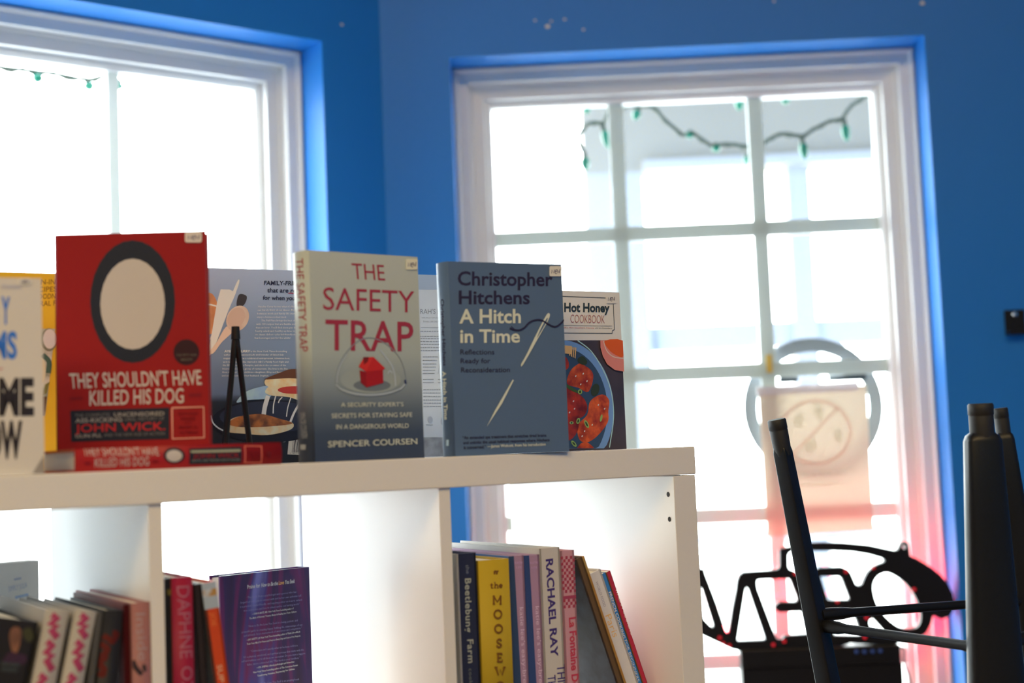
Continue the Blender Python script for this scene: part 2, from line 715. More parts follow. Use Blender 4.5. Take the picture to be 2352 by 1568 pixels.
def string_lights(paths, bulbs, P, d, n, label):
    o = empty('string_lights', Matrix.Translation(hit(*paths[0][0], P + n * SD, n)), label, 'lights')
    mb = MB()
    for pth in paths:
        pts = catmull([hit(x, y, P + n * SD, n) for x, y in pth], 4, False)
        mb.tube(pts, 0.0042, CABLE, 8)
        pts2 = [q + n * 0.006 + Vector((0, 0, 0.004 * math.sin(i * 1.3))) for i, q in enumerate(pts)]
        mb.tube(pts2, 0.0036, CABLE, 6)
    c = mb.build('cable', o)
    c.matrix_parent_inverse = o.matrix_world.inverted()
    for (xa, ya, xb, yb) in bulbs:
        a, b = hit(xa, ya, P + n * SD, n), hit(xb, yb, P + n * SD, n)
        m = MB()
        L = b - a
        m.tube([a, a + L * 0.3], 0.006, CABLE, 10)
        m.tube([a + L * t for t in (0.28, 0.4, 0.6, 0.8, 0.93, 1.0)], [0.006, 0.0095, 0.0105, 0.008, 0.005, 0.0008], BULB, 12)
        bo = m.build('bulb', o)
        bo.matrix_parent_inverse = o.matrix_world.inverted()


string_lights(
    [[(1440, 243), (1470, 243), (1503, 248), (1520, 268), (1546, 292), (1572, 311), (1590, 306), (1612, 320), (1643, 340), (1662, 331), (1690, 333), (1722, 336), (1752, 330), (1775, 315), (1805, 307), (1840, 313), (1868, 298), (1900, 281), (1934, 272), (1946, 254), (1968, 234), (2002, 214)],
     [(1326, 320), (1342, 292), (1362, 281), (1384, 283), (1394, 264), (1404, 246), (1440, 243)], [(1326, 318), (1336, 340), (1342, 352)]],
    [(1383, 285, 1399, 342), (1342, 350, 1345, 392), (1467, 246, 1458, 276), (1588, 300, 1580, 318), (1644, 328, 1646, 350), (1841, 315, 1850, 366), (1938, 274, 1946, 325), (1696, 222, 1699, 254), (1803, 220, 1806, 240), (1345, 236, 1348, 262), (1717, 352, 1717, 378)],
    COR, CDIR, CN, 'green bulb string lights looped across the top of the window ahead')
string_lights([[(-20, 152), (30, 158), (80, 164), (140, 172), (200, 183), (240, 176), (275, 186)]],
              [(200, 183, 208, 208), (274, 186, 270, 206), (90, 164, 84, 190)], COR, LDIR, LN, 'string lights half lost in glare along the top of the left window')

# ------------------------------------------------------------------ notices on the window ahead
PAPER = translucent('notice_paper', (0.76, 0.71, 0.62), 0.36)
GD = REV + 0.065


def gp(px, py, off=GD):
    s, z = wall_uv(px, py, COR, CDIR, CN, off)
    return s, z


def wall_canvas(mb, off):
    return Canvas(mb, lambda u, v, e: Vector((u, off - e, v)), lambda x, y: gp(x, y, off))


nm = MB()
q = [gp(*p) for p in ((1762, 1232), (2007, 1217), (1990, 884), (1741, 892))]
nm.add([(s, GD, z) for s, z in q] + [(s, GD - 0.0006, z) for s, z in q], [(0, 1, 2, 3), (7, 6, 5, 4), (0, 4, 5, 1), (1, 5, 6, 2), (2, 6, 7, 3), (3, 7, 4, 0)], PAPER)
cv = wall_canvas(nm, GD - 0.0006)
FADE_R = translucent('faded_red', (0.88, 0.74, 0.70), 0.88)
FADE_G = translucent('faded_grey', (0.86, 0.85, 0.80), 0.88)
cv.stroke([(1873 + 80 * math.cos(t), 992 + 72 * math.sin(t)) for t in [2 * math.pi * k / 24 for k in range(24)]], 0.007, FADE_R, True, True)
cv.stroke([(1925, 936), (1818, 1046)], 0.006, FADE_R, False)
for cx, cy, rx, ry, ro in ((1835, 965, 12, 16, 20), (1880, 945, 10, 20, -20), (1925, 1000, 10, 18, -10), (1862, 1025, 14, 16, 30)):
    cv.ell(cx, cy, rx, ry, FADE_G, ro)
cv.greek([(1838, 1092, 1955, 1083), (1838, 1115, 1925, 1109)], 0.006, FADE_G)
no = empty('window_notice', MC @ Matrix.Translation((q[0][0], GD, q[0][1])), 'sun-faded paper notice with a crossed-out circle on the window ahead', 'notice')
o = nm.build('sheet', no, MC)
hm = MB()
hq = [gp(*p) for p in ((1738, 908), (1972, 896), (1971, 876), (1737, 889))]
hm.add([(s, GD - 0.004, z) for s, z in hq] + [(s, GD - 0.0008, z) for s, z in hq], [(0, 1, 2, 3), (7, 6, 5, 4), (0, 4, 5, 1), (1, 5, 6, 2), (2, 6, 7, 3), (3, 7, 4, 0)], translucent('white_plastic', (0.86, 0.86, 0.88), 0.35))
hm.build('hanging_strip', no, MC)
# yellow tape on the grille
tm = MB()
s_, z_ = gp(1767, 835)
tm.box((s_ - 0.006, GD - 0.002, z_ - 0.02), (s_ + 0.006, GD + 0.002, z_ + 0.02), pmat('yellow_tape', (0.75, 0.55, 0.10), 0.5))
tag(tm.build('tape_strip', None, MC), 'small strip of yellow tape on the pane above the paper notice', 'tape')
# round decal on the outside of the pane
OD = REV + 0.098
dm = MB()
dc = wall_canvas(dm, OD)
DG = pmat('decal_grey', (0.30, 0.32, 0.35), 0.5)
DK = pmat('decal_black', (0.02, 0.02, 0.02), 0.5)
ds, dz = gp(1868, 935, OD)
rad = gp(2029, 935, OD)[0] - ds
ring = [[(ds + r_ * math.cos(t), dz + r_ * math.sin(t)) for t in [2 * math.pi * k / 48 for k in range(48)]] for r_ in (rad, rad * 0.80)]
dm.prism(ring, 0.002, DG, Matrix.Translation((0, OD, 0)))
dc.poly([(1788, 880), (1832, 878), (1833, 862), (1790, 866)], DK)
dc.poly([(1902, 876), (1990, 872), (1988, 850), (1936, 846), (1902, 858)], DK)
dc.poly([(1900, 858), (1945, 845), (1940, 862), (1902, 868)], DG)
tag(dm.build('round_decal', None, MC), 'grey ring decal with black lettering showing behind the paper notice', 'decal')

# ------------------------------------------------------------------ the lit OPEN sign, seen from behind (reads from the street)
NS = REV - 0.062
X1, X2, X3 = crop(1600, 1220, 7.35), crop(1860, 1220, 6.533), crop(1600, 1355, 7.35)


def sg(p, cf):
    x, y = cf(*p)
    return Vector(gp(x, y, NS))


outer = [sg(p, X1) for p in ((-260, 300), (-120, 560), (60, 640), (120, 650), (135, 720), (250, 1020), (330, 1230), (470, 1600))]
outer += [sg(p, X3) for p in ((400, 480), (490, 715), (525, 745), (555, 715), (620, 300), (680, 0))]
outer += [sg(p, X1) for p in ((700, 830), (730, 750), (800, 700), (1340, 665), (1390, 645), (1420, 590), (1415, 320), (1500, 295), (1700, 250), (1960, 210))]
outer += [sg(p, X2) for p in ((200, 180), (500, 183), (900, 218), (1280, 300), (1325, 290), (1360, 240), (1380, 185), (1430, 165), (1470, 185), (1480, 250), (1495, 375), (1600, 425), (1800, 540), (1950, 660), (2060, 790), (2130, 930), (2155, 1060), (2140, 1180), (2085, 1260), (1990, 1300), (1930, 1285), (1870, 1245), (1830, 1275), (1810, 1370), (1740, 1510), (1600, 1600))]
outer += [sg(p, X2) for p in ((1200, 1690), (600, 1665))]
outer += [sg(p, X3) for p in ((2200, 1000), (1480, 1000), (720, 1020), (700, 1000), (600, 980), (430, 900), (110, 750), (-150, 560), (-420, 350))]
holes = []
holes.append([sg(p, X3) for p in ((85, 430), (110, 500), (250, 640), (300, 640), (305, 590), (100, -60), (80, -80), (40, 0), (60, 300))])          # left N counter
holes.append([sg(p, X3) for p in ((670, 860), (710, 875), (1150, 858), (1180, 840), (1170, 780), (900, 0), (870, -60), (820, -50), (800, 20))])   # right N counter
holes.append([sg(p, X1) for p in ((1000, 850), (1020, 805), (1080, 795), (1550, 780), (1600, 810), (1720, 1120), (1725, 1170), (1690, 1205), (1400, 1215), (1345, 1260), (1350, 1310), (1400, 1345), (1760, 1335), (1795, 1360))]
             + [sg(p, X3) for p in ((1915, 690), (1905, 750), (1520, 785), (1490, 800), (1450, 850), (1360, 850), (1325, 810), (1010, -30))])        # E counter
holes.append([sg(p, X1) for p in ((1525, 400), (1560, 340), (1620, 322), (1960, 312))] + [sg(p, X2) for p in ((300, 275), (620, 290), (880, 330), (1110, 395), (1140, 430), (1130, 470), (1080, 490), (980, 530), (880, 620), (830, 720), (800, 800), (740, 832), (690, 810), (660, 760), (610, 640), (560, 580), (480, 548), (150, 560))]
             + [sg(p, X1) for p in ((2060, 640), (1950, 700), (1920, 870), (1800, 855), (1750, 810), (1700, 720), (1640, 685), (1560, 655), (1530, 600))])   # gap under the arch
holes.append([sg(p, X2) for p in ((150, 668), (440, 660), (490, 690), (610, 1000), (600, 1040), (330, 1050), (260, 1035), (200, 860))])             # P bowl
holes.append([sg(p, X2) for p in ((300, 1165), (640, 1155), (700, 1290), (790, 1550), (770, 1580), (360, 1570), (330, 1450))])                       # gap left of the P stem
holes.append([sg(p, X2) for p in ((935, 1290), (975, 1310), (1150, 1500), (1200, 1560), (960, 1530), (880, 1400), (880, 1330))])                     # gap between P and O
holes.append(catmull([sg(p, X2) for p in ((935, 820), (1000, 670), (1140, 605), (1300, 660), (1480, 800), (1620, 1020), (1690, 1260), (1640, 1440), (1480, 1485), (1300, 1430), (1110, 1270), (980, 1060))], 4, True))   # O counter
holes.append([sg((1420 + 42 * math.cos(t), 235 + 48 * math.sin(t)), X2) for t in [2 * math.pi * k / 12 for k in range(12)]])


def grow(lp, d):
    """offset a closed 2-D loop outwards by d"""
    n = len(lp)
    area2 = sum(lp[i - 1].x * lp[i].y - lp[i].x * lp[i - 1].y for i in range(n))
    sg_ = 1 if area2 > 0 else -1
    out = []
    for i in range(n):
        a, b, c = lp[i - 1], lp[i], lp[(i + 1) % n]
        t_ = (b - a).normalized() + (c - b).normalized()
        if t_.length < 1e-4:
            t_ = (c - b)
        t_.normalize()
        out.append(b + Vector((t_.y, -t_.x)) * d * sg_)
    return out


outer = grow(outer, 0.0022)
holes = [grow(h_, -0.0026) for h_ in holes]
lit = pmat('red_neon', (0.2, 0.01, 0.01), 0.4, emis=((1.0, 0.02, 0.06), 30.0))
bled = pmat('blue_led', (0.02, 0.03, 0.1), 0.4, emis=((0.05, 0.16, 0.6), 0.12))
rled = pmat('red_led', (0.2, 0.01, 0.01), 0.4, emis=((1.0, 0.01, 0.03), 0.6))
s_a, z_a = gp(1700, 1492, NS)
s_b, z_b = gp(2065, 1484, NS)
so = empty('open_sign', MC @ Matrix.Translation(((s_a + s_b) / 2, NS, ZB)), 'black OPEN sign seen from behind on the sill of the window ahead', 'sign')
pm_ = MB()
pm_.prism([[tuple(p) for p in lp] for lp in [outer] + holes], 0.018, BLACKP, Matrix.Translation((0, NS, 0)))
pm_.build('letter_panel', so, MC)
# the red tubes run along the street side of the letters
tb = MB()


def tubepath(pts, cf, closed=False):
    p = catmull([sg(q_, cf) for q_ in pts], 4, closed)
    if closed:
        p.append(p[0])
    tb.tube([Vector((a.x, NS + 0.023, a.y)) for a in p], 0.0045, lit, 8)


tubepath([(860, 900), (900, 640), (1140, 520), (1400, 640), (1600, 860), (1750, 1150), (1740, 1400), (1560, 1570), (1290, 1520), (1010, 1260)], X2, True)
tubepath([(1250, 360), (1600, 520), (1850, 700), (2000, 900), (2060, 1080), (2030, 1200)], X2)
tubepath([(180, 610), (480, 610), (570, 700), (700, 1010), (650, 1100), (270, 1105)], X2)
tubepath([(700, 1010), (870, 1500)], X2)
tubepath([(850, 730), (1560, 720), (1680, 830), (1800, 1270), (1990, 1700)], X1)
tubepath([(1420, 1280), (1800, 1270)], X1)
tubepath([(760, 830), (610, 1560), (560, 1800), (420, 1560), (180, 900)], X1)
tubepath([(940, 900), (1180, 1560), (1260, 1800)], X1)
tb.build('red_tube', so, MC)
bb = MB()
bb.box((s_a, NS - 0.012, gp(1880, 1528, NS)[1]), (s_b, NS + 0.03, z_a), BLACKP)
bb.box((s_a + 0.001, NS - 0.006, ZB), (s_b + 0.004, NS + 0.05, gp(1880, 1528, NS)[1]), BLACKP)
bb.build('base_box', so, MC, 0.002)
for x, y in ((1967, 1496), (1985.5, 1496), (2004, 1495), (2022, 1494)):
    s, z = gp(x, y, NS - 0.012)
    m = MB()
    m.tube([(s, NS - 0.010, z), (s, NS - 0.0145, z), (s, NS - 0.0155, z)], [0.0042, 0.0042, 0.002], bled, 10)
    m.build('blue_led', so, MC)
for x, y in ((1653, 1464), (1661, 1477), (1675, 1482), (1801, 1472), (1776, 1480), (1943, 1312), (2005, 1303), (1923, 1381), (1990, 1418), (2099, 1353), (1986, 1463), (1826, 1317)):
    s, z = gp(x, y, NS)
    m = MB()
    m.tube([(s, NS + 0.001, z), (s, NS - 0.003, z), (s, NS - 0.004, z)], [0.0035, 0.0035, 0.0015], rled, 8)
    m.build('red_led', so, MC)
w_ = MB()
s, z = gp(2075, 1492, NS)
w_.tube(catmull([Vector((s_b - 0.01, NS + 0.01, z)), Vector((s + 0.004, NS + 0.012, z + 0.002)), Vector((s + 0.004, NS + 0.014, z - 0.03)), Vector((s + 0.016, NS + 0.016, z - 0.09)), Vector((s + 0.02, NS + 0.02, ZB + 0.005))], 6, False), 0.0025, BLACKP, 8)
w_.build('power_cord', so, MC)

# ------------------------------------------------------------------ black bracket on the wall, right edge
br = empty('wall_bracket', MC @ Matrix.Translation((gp(2330, 740, 0)[0], 0, gp(2330, 740, 0)[1])), 'small black wall bracket with one shiny screw at the right edge', 'bracket')
sa, za = gp(2307, 770, 0)
sb, zb = gp(2351, 711, 0)
m = MB()
m.box((sa + 0.002, -0.006, za), (sb, -0.0005, zb), BLACKP)
m.box((sa + 0.002, -0.030, za), (sb, -0.006, za + 0.008), BLACKP)
m.build('plate', br, MC, 0.001)
m = MB()
s, z = gp(2329, 722, 0)
m.tube([(s, -0.006, z), (s, -0.009, z), (s, -0.0105, z)], [0.0065, 0.006, 0.003], pmat('steel', (0.7, 0.68, 0.66), 0.25, metal=1.0), 14)
m.build('screw', br, MC)

# ------------------------------------------------------------------ the bookshelf (four by four open cubes)
TH = 0.5558
SR = Vector((math.cos(TH), math.sin(TH), 0))
SBK = Vector((-math.sin(TH), math.cos(TH), 0))
ZT = CAM.z - 0.0067
SC = Vector((0.2370, 1.9062, ZT))
TB, EP, DV, BAY, SDEP = 0.0369, 0.0364, 0.0154, 0.3363, 0.415
SM = frame(SC, SR, SBK, Vector((0, 0, 1)))


def S(u, v, w):
    return SM @ Vector((u, v, w))


LEN = 2 * EP + 4 * BAY + 3 * DV
sh = empty('bookshelf', frame(Vector((S(-LEN / 2, 0, 0).x, S(-LEN / 2, 0, 0).y, 0)), SR, SBK, Vector((0, 0, 1))), 'white cube bookshelf holding books on top and in its open bays', 'bookshelf')


def sbox(name, a, b, bev=0.0012):
    mb = MB()
    mb.box(a, b, WHITE)
    return mb.build(name, sh, SM, bev)


sbox('top_board', (-LEN - 0.0012, -0.001, -TB), (0.0012, SDEP, 0), 0.0015)
FH = -ZT
sbox('base_board', (-LEN, 0, FH), (0, SDEP, FH + TB))
BU = []
u = 0.0
mbp = MB()
mbp.box((-EP, 0, FH + TB), (0, SDEP, -TB - 0.0009), WHITE)
HOLE = pmat('peg_hole', (0.02, 0.015, 0.015), 0.8)
for px, py in ((1535, 1135), (1538, 1192)):
    q = hit(px, py, S(-EP, 0, 0), SR)
    L = SM.inverted() @ q
    k = 14
    mbp.add([(-EP - 0.0003, L.y + 0.0034 * math.cos(2 * math.pi * i / k), L.z + 0.0034 * math.sin(2 * math.pi * i / k)) for i in range(k)], [tuple(range(k))], HOLE)
mbp.build('side_panel', sh, SM, 0.0008)
u = -EP
for i in range(4):
    BU.append((u - BAY, u))
    u -= BAY
    if i < 3:
        sbox('divider', (u - DV, 0.003, FH + TB), (u, SDEP, -TB), 0.0006)
        u -= DV
    else:
        sbox('side_panel', (u - EP, 0, FH + TB), (u, SDEP, -TB))
FL = []
z = -TB
for r_ in range(3):
    z -= BAY
    for (a, b) in BU:
        sbox('shelf_board', (a, 0.003, z - DV), (b, SDEP, z), 0.0006)
    FL.append(z)
    z -= DV
WF = FL[0] + 0.0004                                     # floor of the top row of bays

# ------------------------------------------------------------------ books
BOARD = 0.0028


class Book:
    """cover boards + spine + page block; local x = thickness (front cover at +t/2), y = spine to fore-edge, z up"""

    def __init__(s, name, M, w, h, t, label, cat, cov, spine=None, back=None, pages=PAGES, hard=True, bulge=0.0, group=None):
        s.w, s.h, s.t, s.M, s.bulge = w, h, t, M, bulge
        s.root = empty(name, M, label, cat, group)
        s.cov, s.spm, s.bkm = cov, spine or cov, back or cov
        s.fm, s.sm, s.bm = MB(), MB(), MB()
        b = BOARD if hard else 0.0008
        s.b = b
        s.fm.box((t / 2 - b, 0, 0), (t / 2, w, h), s.cov)
        s.bm.box((-t / 2, 0, 0), (-t / 2 + b, w, h), s.bkm)
        n = 10 if bulge else 1
        prof = [(-t / 2 + t * k / n) for k in range(n + 1)]
        vs = []
        for x in prof:
            vs += [(x, s.sy(x), 0), (x, s.sy(x), h), (x, max(b, s.sy(x) + b) if bulge else b, 0), (x, max(b, s.sy(x) + b) if bulge else b, h)]
        fs = []
        for k in range(n):
            i, j = 4 * k, 4 * k + 4
            fs += [(i, j, j + 1, i + 1), (i + 2, i + 3, j + 3, j + 2), (i + 1, j + 1, j + 3, i + 3), (i, i + 2, j + 2, j)]
        s.sm.add(vs, fs, s.spm, bool(bulge))
        ins = 0.003 if hard else 0.0004
        pg = MB()
        pg.box((-t / 2 + b, b + 0.0005, ins), (t / 2 - b, w - ins, h - ins), pages)
        s.pg = pg
        s.stick = []

    def sy(s, x):
        return -s.bulge * (1 - (2 * x / s.t) ** 2)

    def _pm(s, p0, n, uvf):
        Mi = s.M.inverted()
        P, N = s.M @ p0, (s.M.to_3x3() @ n)

        def f(px, py):
            return uvf(Mi @ hit(px, py, P, N))
        return f

    def front(s, conv=None):
        t = s.t
        return Canvas(s.fm, lambda u, v, e: Vector((t / 2 + e, u, v)), s._pm(Vector((t / 2, 0, 0)), Vector((1, 0, 0)), lambda q: (q.y, q.z)), conv, (s.w, s.h))

    def back(s, conv=None):
        t, w = s.t, s.w
        return Canvas(s.bm, lambda u, v, e: Vector((-t / 2 - e, w - u, v)), s._pm(Vector((-t / 2, 0, 0)), Vector((-1, 0, 0)), lambda q: (w - q.y, q.z)), conv, (s.w, s.h))

    def spine(s, conv=None):
        t = s.t
        c_ = Canvas(s.sm, lambda u, v, e: Vector((u - t / 2, s.sy(max(-t / 2, min(t / 2, u - t / 2))) - e, v)), s._pm(Vector((0, -s.bulge * 0.6, 0)), Vector((0, -1, 0)), lambda q: (q.x + t / 2, q.z)), conv, (s.t, s.h))
        c_.strips = 10 if s.bulge else 1
        return c_

    def sticker(s, q, side='front', words=None, conv=None, mat=None, name='price_sticker'):
        """rounded paper sticker with pen writing; q = px rectangle"""
        mb = MB()
        base = s.front(conv) if side == 'front' else s.back(conv)
        cvs = Canvas(mb, base.fmap, base.pmap, conv)
        cvs.e = 0.0012
        x0, y0, x1, y1 = q
        r_ = (x1 - x0) * 0.12
        pts = []
        for cx, cy, a0 in ((x0 + r_, y1 - r_, 90), (x0 + r_, y0 + r_, 180), (x1 - r_, y0 + r_, 270), (x1 - r_, y1 - r_, 0)):
            for k in range(4):
                a = R(a0 + k * 30)
                pts.append((cx + r_ * math.cos(a), cy + r_ * math.sin(a)))
        cvs.poly(pts, mat or STICK)
        if words is None:
            X = lambda a: x0 + (x1 - x0) * a
            Y = lambda a: y0 + (y1 - y0) * a
            w = 0.0009
            cvs.stroke([(X(.18), Y(.72)), (X(.19), Y(.36)), (X(.36), Y(.70)), (X(.40), Y(.34))], w, PEN, False)
            cvs.stroke([(X(.66), Y(.38)), (X(.48), Y(.42)), (X(.46), Y(.70)), (X(.60), Y(.74))], w, PEN)
            cvs.stroke([(X(.46), Y(.56)), (X(.62), Y(.52))], w, PEN, False)
            cvs.stroke([(X(.66), Y(.38)), (X(.68), Y(.70)), (X(.76), Y(.50)), (X(.80), Y(.70)), (X(.86), Y(.30))], w, PEN, False)
        else:
            words(cvs)
        s.stick.append((name, mb))

    def done(s):
        s.fm.build('front_cover', s.root, s.M)
        s.bm.build('back_cover', s.root, s.M)
        s.sm.build('spine', s.root, s.M)
        s.pg.build('pages', s.root, s.M)
        for n, m in s.stick:
            m.build(n, s.root, s.M)
        return s.root


def solve(f, a, b, n=60):
    fa = f(a)
    for _ in range(n):
        m = (a + b) / 2
        fm = f(m)
        if (fm > 0) == (fa > 0):
            a, fa = m, fm
        else:
            b = m
    return (a + b) / 2


Z0 = Vector((0, 0, 1))


def facing(name, label, pxl, pxr, pyt, v, w0, yaw, t, cov, side='front', tilt=0.0, ph=None, pw=None, **kw):
    """book whose front (or back) faces the camera. pxl/pxr: photo x of that face's bottom corners, pyt: photo y of its top left corner; v: depth in the shelf of the left corner; w0: height of its foot"""
    us = solve(lambda u: proj(S(u, v, w0))[0] - pxl, -1.8, 0.2)
    P0 = S(us, v, w0 + (0.0001 if w0 == 0 else 0))
    a = R(yaw)
    D = Vector((math.cos(a), math.sin(a), 0))
    N = Vector((math.sin(a), -math.cos(a), 0))
    tl = R(tilt)
    U = (Z0 * math.cos(tl) - N * math.sin(tl))
    Nn = (N * math.cos(tl) + Z0 * math.sin(tl))
    w = pw or solve(lambda k: proj(P0 + D * k)[0] - pxr, 0.01, 0.5)
    h = ph or solve(lambda k: proj(P0 + U * k)[1] - pyt, 0.01, 0.5)
    if side == 'front':
        M = frame(P0 - Nn * (t / 2), Nn, D, U)
    else:
        M = frame(P0 - Nn * (t / 2) + D * w, -Nn, -D, U)
    # a leaning book rests on its rear lower edge's level: lift so nothing sinks below the board
    return Book(name, M, w, h, t, label, 'book', cov, **kw)


def shelved(name, label, tl, tr, v, lean, depth, cov, t=None, **kw):
    """book standing spine out in the top row of bays. tl, tr: photo points of the spine's top corners; lean: degrees to the right"""
    P = S(0, v, 0)
    A = SM.inverted() @ hit(*tl, P, SBK)
    B = SM.inverted() @ hit(*tr, P, SBK)
    c, s_ = math.cos(R(lean)), math.sin(R(lean))
    X = SR * c - Z0 * s_
    U = SR * s_ + Z0 * c
    t = t or ((B.x - A.x) * c - (B.z - A.z) * s_)
    if lean >= 0:
        # foot on the lower right corner
        tz = A.z - t * s_ if lean else A.z
        h = (tz - WF) / c
    else:
        h = (A.z - WF) / c
    top_left = S(A.x, v, A.z)
    O = top_left - U * h + X * (t / 2)
    M = frame(O, X, SBK, U)
    return Book(name, M, depth, h, t, label, 'book', cov, **kw)


CREAM = (186, 168, 135)

# --- blue hardback
HB = (63, 73, 82)
b = facing('hardcover_book', 'blue hardcover with a sewing needle and thread on its cover', 1046, 1307.6, 600, 0.006, 0, 27, 0.034, ink(HB, 0.42), bulge=0.006)
cf = crop(980, 560, 3.016)
f = b.front(cf)
DKI = ink((31, 25, 38))
CRI = ink((158, 148, 120))
f.text('Christopher', (215, 285), (872, 291), (215, 192), DKI, 0.022)
f.text('Hitchens', (222, 415), (714, 415), (222, 325), DKI, 0.022)
f.text('A Hitch', (225, 549), (652, 545), (225, 455), CRI, 0.022)
f.text('in Time', (231, 683), (645, 681), (231, 594), CRI, 0.022)
f.text('Reflections', (232, 765), (468, 765), (232, 731), DKI, 0.008)
f.text('Ready for', (234, 826), (440, 825), (234, 793), DKI, 0.008)
f.text('Reconsideration', (237, 890), (575, 887), (237, 856), DKI, 0.008)
f.text('\u201cAn extended spa treatment that stretches tired brains', (248, 1352), (828, 1334), (247, 1331), DKI, 0.015)
f.text('and unkinks the usual habitual responses where Hitchens', (252, 1386), (850, 1365), (252, 1366), DKI, 0.015)
f.text('is concerned.\u201d', (255, 1420), (410, 1414), (254, 1399), DKI, 0.015)
f.text('\u2014James Wolcott, from his introduction', (420, 1411), (822, 1396), (420, 1391), CRI, 0.015)
f.smooth([(848, 482), (851, 500), (832, 545), (775, 645), (668, 833), (653, 832), (690, 765), (765, 610), (828, 492)], CRI)
f.smooth([(834, 512), (828, 540), (770, 640), (766, 640), (800, 565)], ink(HB, 0.42))
f.poly([(594, 939), (602, 944), (520, 1105), (414, 1266), (470, 1155)], CRI)
f.stroke([(575, 583), (600, 594), (640, 597), (675, 580), (705, 548), (745, 529), (790, 528), (840, 556), (885, 574), (920, 557), (951, 525)], 0.0021, DKI)
f.stroke([(612, 596), (582, 570)], 0.0008, DKI, False)
f.stroke([(608, 594), (572, 590)], 0.0008, DKI, False)
sp = b.spine(cf)
sp.text('Christopher Hitchens', (108, 383), (126, 845), (122, 381), DKI, 0.02)
sp.text('A Hitch in Time', (122, 882), (136, 1218), (138, 880), CRI, 0.02)
sp.quad(147, 1355, 158, 1398, ink((120, 130, 130)))
b.sticker((847, 154, 932, 225), conv=cf)
b.done()

# --- grey green hardback with a red house
b = facing('hardcover_book', 'grey-green hardcover with a small red house under a glass dome', 724, 975, 574, 0.004, 0, 39, 0.036, ink((140, 135, 112)), bulge=0.006)
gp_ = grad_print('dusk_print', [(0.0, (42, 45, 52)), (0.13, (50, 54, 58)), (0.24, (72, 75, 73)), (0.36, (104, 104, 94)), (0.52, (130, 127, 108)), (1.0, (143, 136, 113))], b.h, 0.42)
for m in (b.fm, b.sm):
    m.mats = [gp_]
cf = crop(640, 540, 2.8)
f = b.front(cf)
RED = ink((122, 36, 44))
f.ell(592, 930, 195, 85, ink((118, 116, 100)))
f.ell(600, 965, 120, 38, ink((84, 84, 78)))
f.text('THE', (476, 281), (685, 292), (467, 180), RED, 0.0)
f.text('SAFETY', (285, 478), (872, 498), (285, 335), RED, 0.0)
f.text('TRAP', (300, 738), (866, 746), (300, 544), RED, 0.008)
DOME = ink((132, 130, 118), 0.3)
DOMD = ink((98, 98, 94), 0.3)
f.stroke([(368, 960), (370, 905), (390, 830), (430, 760), (495, 692), (570, 660), (650, 676), (725, 728), (780, 795), (810, 880), (816, 950)], 0.0012, DOMD)
f.stroke([(374, 950), (376, 905), (396, 834), (436, 766)], 0.0016, DOME)
f.stroke([(368, 960), (400, 990), (480, 1017), (590, 1027), (700, 1015), (780, 988), (816, 950)], 0.0022, DOME)
f.stroke([(372, 968), (402, 998), (482, 1025), (590, 1034), (700, 1022), (782, 994)], 0.0008, DOMD)
f.stroke([(650, 735), (720, 830), (745, 900), (750, 970)], 0.0024, DOME)
f.stroke([(700, 890), (715, 872), (730, 890)], 0.002, DOME)
f.stroke([(810, 930), (815, 955)], 0.003, ink((40, 42, 60)))
f.poly([(518, 868), (560, 878), (563, 979), (526, 948)], ink((112, 18, 20)))
f.poly([(560, 878), (668, 860), (671, 950), (563, 979)], ink((128, 20, 22)))
f.poly([(512, 845), (545, 787), (607, 782), (560, 878)], ink((160, 34, 28)))
f.poly([(560, 878), (607, 782), (683, 857), (668, 866)], ink((150, 28, 25)))
f.poly([(541, 784), (577, 783), (571, 812), (545, 832)], ink((92, 22, 22)))
f.text("A SECURITY EXPERT'S", (398, 1104), (800, 1100), (398, 1077), CRI, 0.006)
f.text('SECRETS FOR STAYING SAFE', (338, 1176), (856, 1167), (338, 1147), CRI, 0.006)
f.text('IN A DANGEROUS WORLD', (367, 1247), (833, 1238), (367, 1218), CRI, 0.006)
f.text('SPENCER COURSEN', (315, 1363), (888, 1342), (314, 1325), CRI, 0.008)
sp = b.spine(cf)
sp.text('THE SAFETY TRAP', (124, 152), (150, 748), (158, 148), RED, 0.0)
sp.text('SPENCER COURSEN', (146, 1140), (160, 1305), (176, 1138), ink((120, 114, 100)), 0.0)
sp.quad(152, 1345, 182, 1378, ink((120, 114, 100)))
b.sticker((815, 153, 890, 222), conv=cf, mat=ink((178, 156, 122), 0.6))
b.done()

# --- red hardback lying on its back, spine to the front
RB = (116, 22, 21)
REDC = ink(RB, 0.4)
REDC2 = ink((118, 20, 20), 0.4)


def emblem(cv, cx, cy, rx, ry, blk, crm):
    """plain two-ring oval standing in for the cover's portrait"""
    cv.ell(cx, cy, rx, ry, blk)
    cv.ell(cx, cy + ry * 0.04, rx * 0.76, ry * 0.74, crm)


BLK = ink((24, 24, 28))
TAN = ink((146, 128, 108))
t = 0.0245
us = solve(lambda u_: proj(S(u_, 0.012, t / 2))[0] - 172, -1.8, 0.2)
P0 = S(us, 0.012, 0)
a = R(31)
D = Vector((math.cos(a), math.sin(a), 0))
B_ = Vector((-math.sin(a), math.cos(a), 0))
hl = solve(lambda k: proj(P0 + D * k + Z0 * t / 2)[0] - 645, 0.01, 0.5)
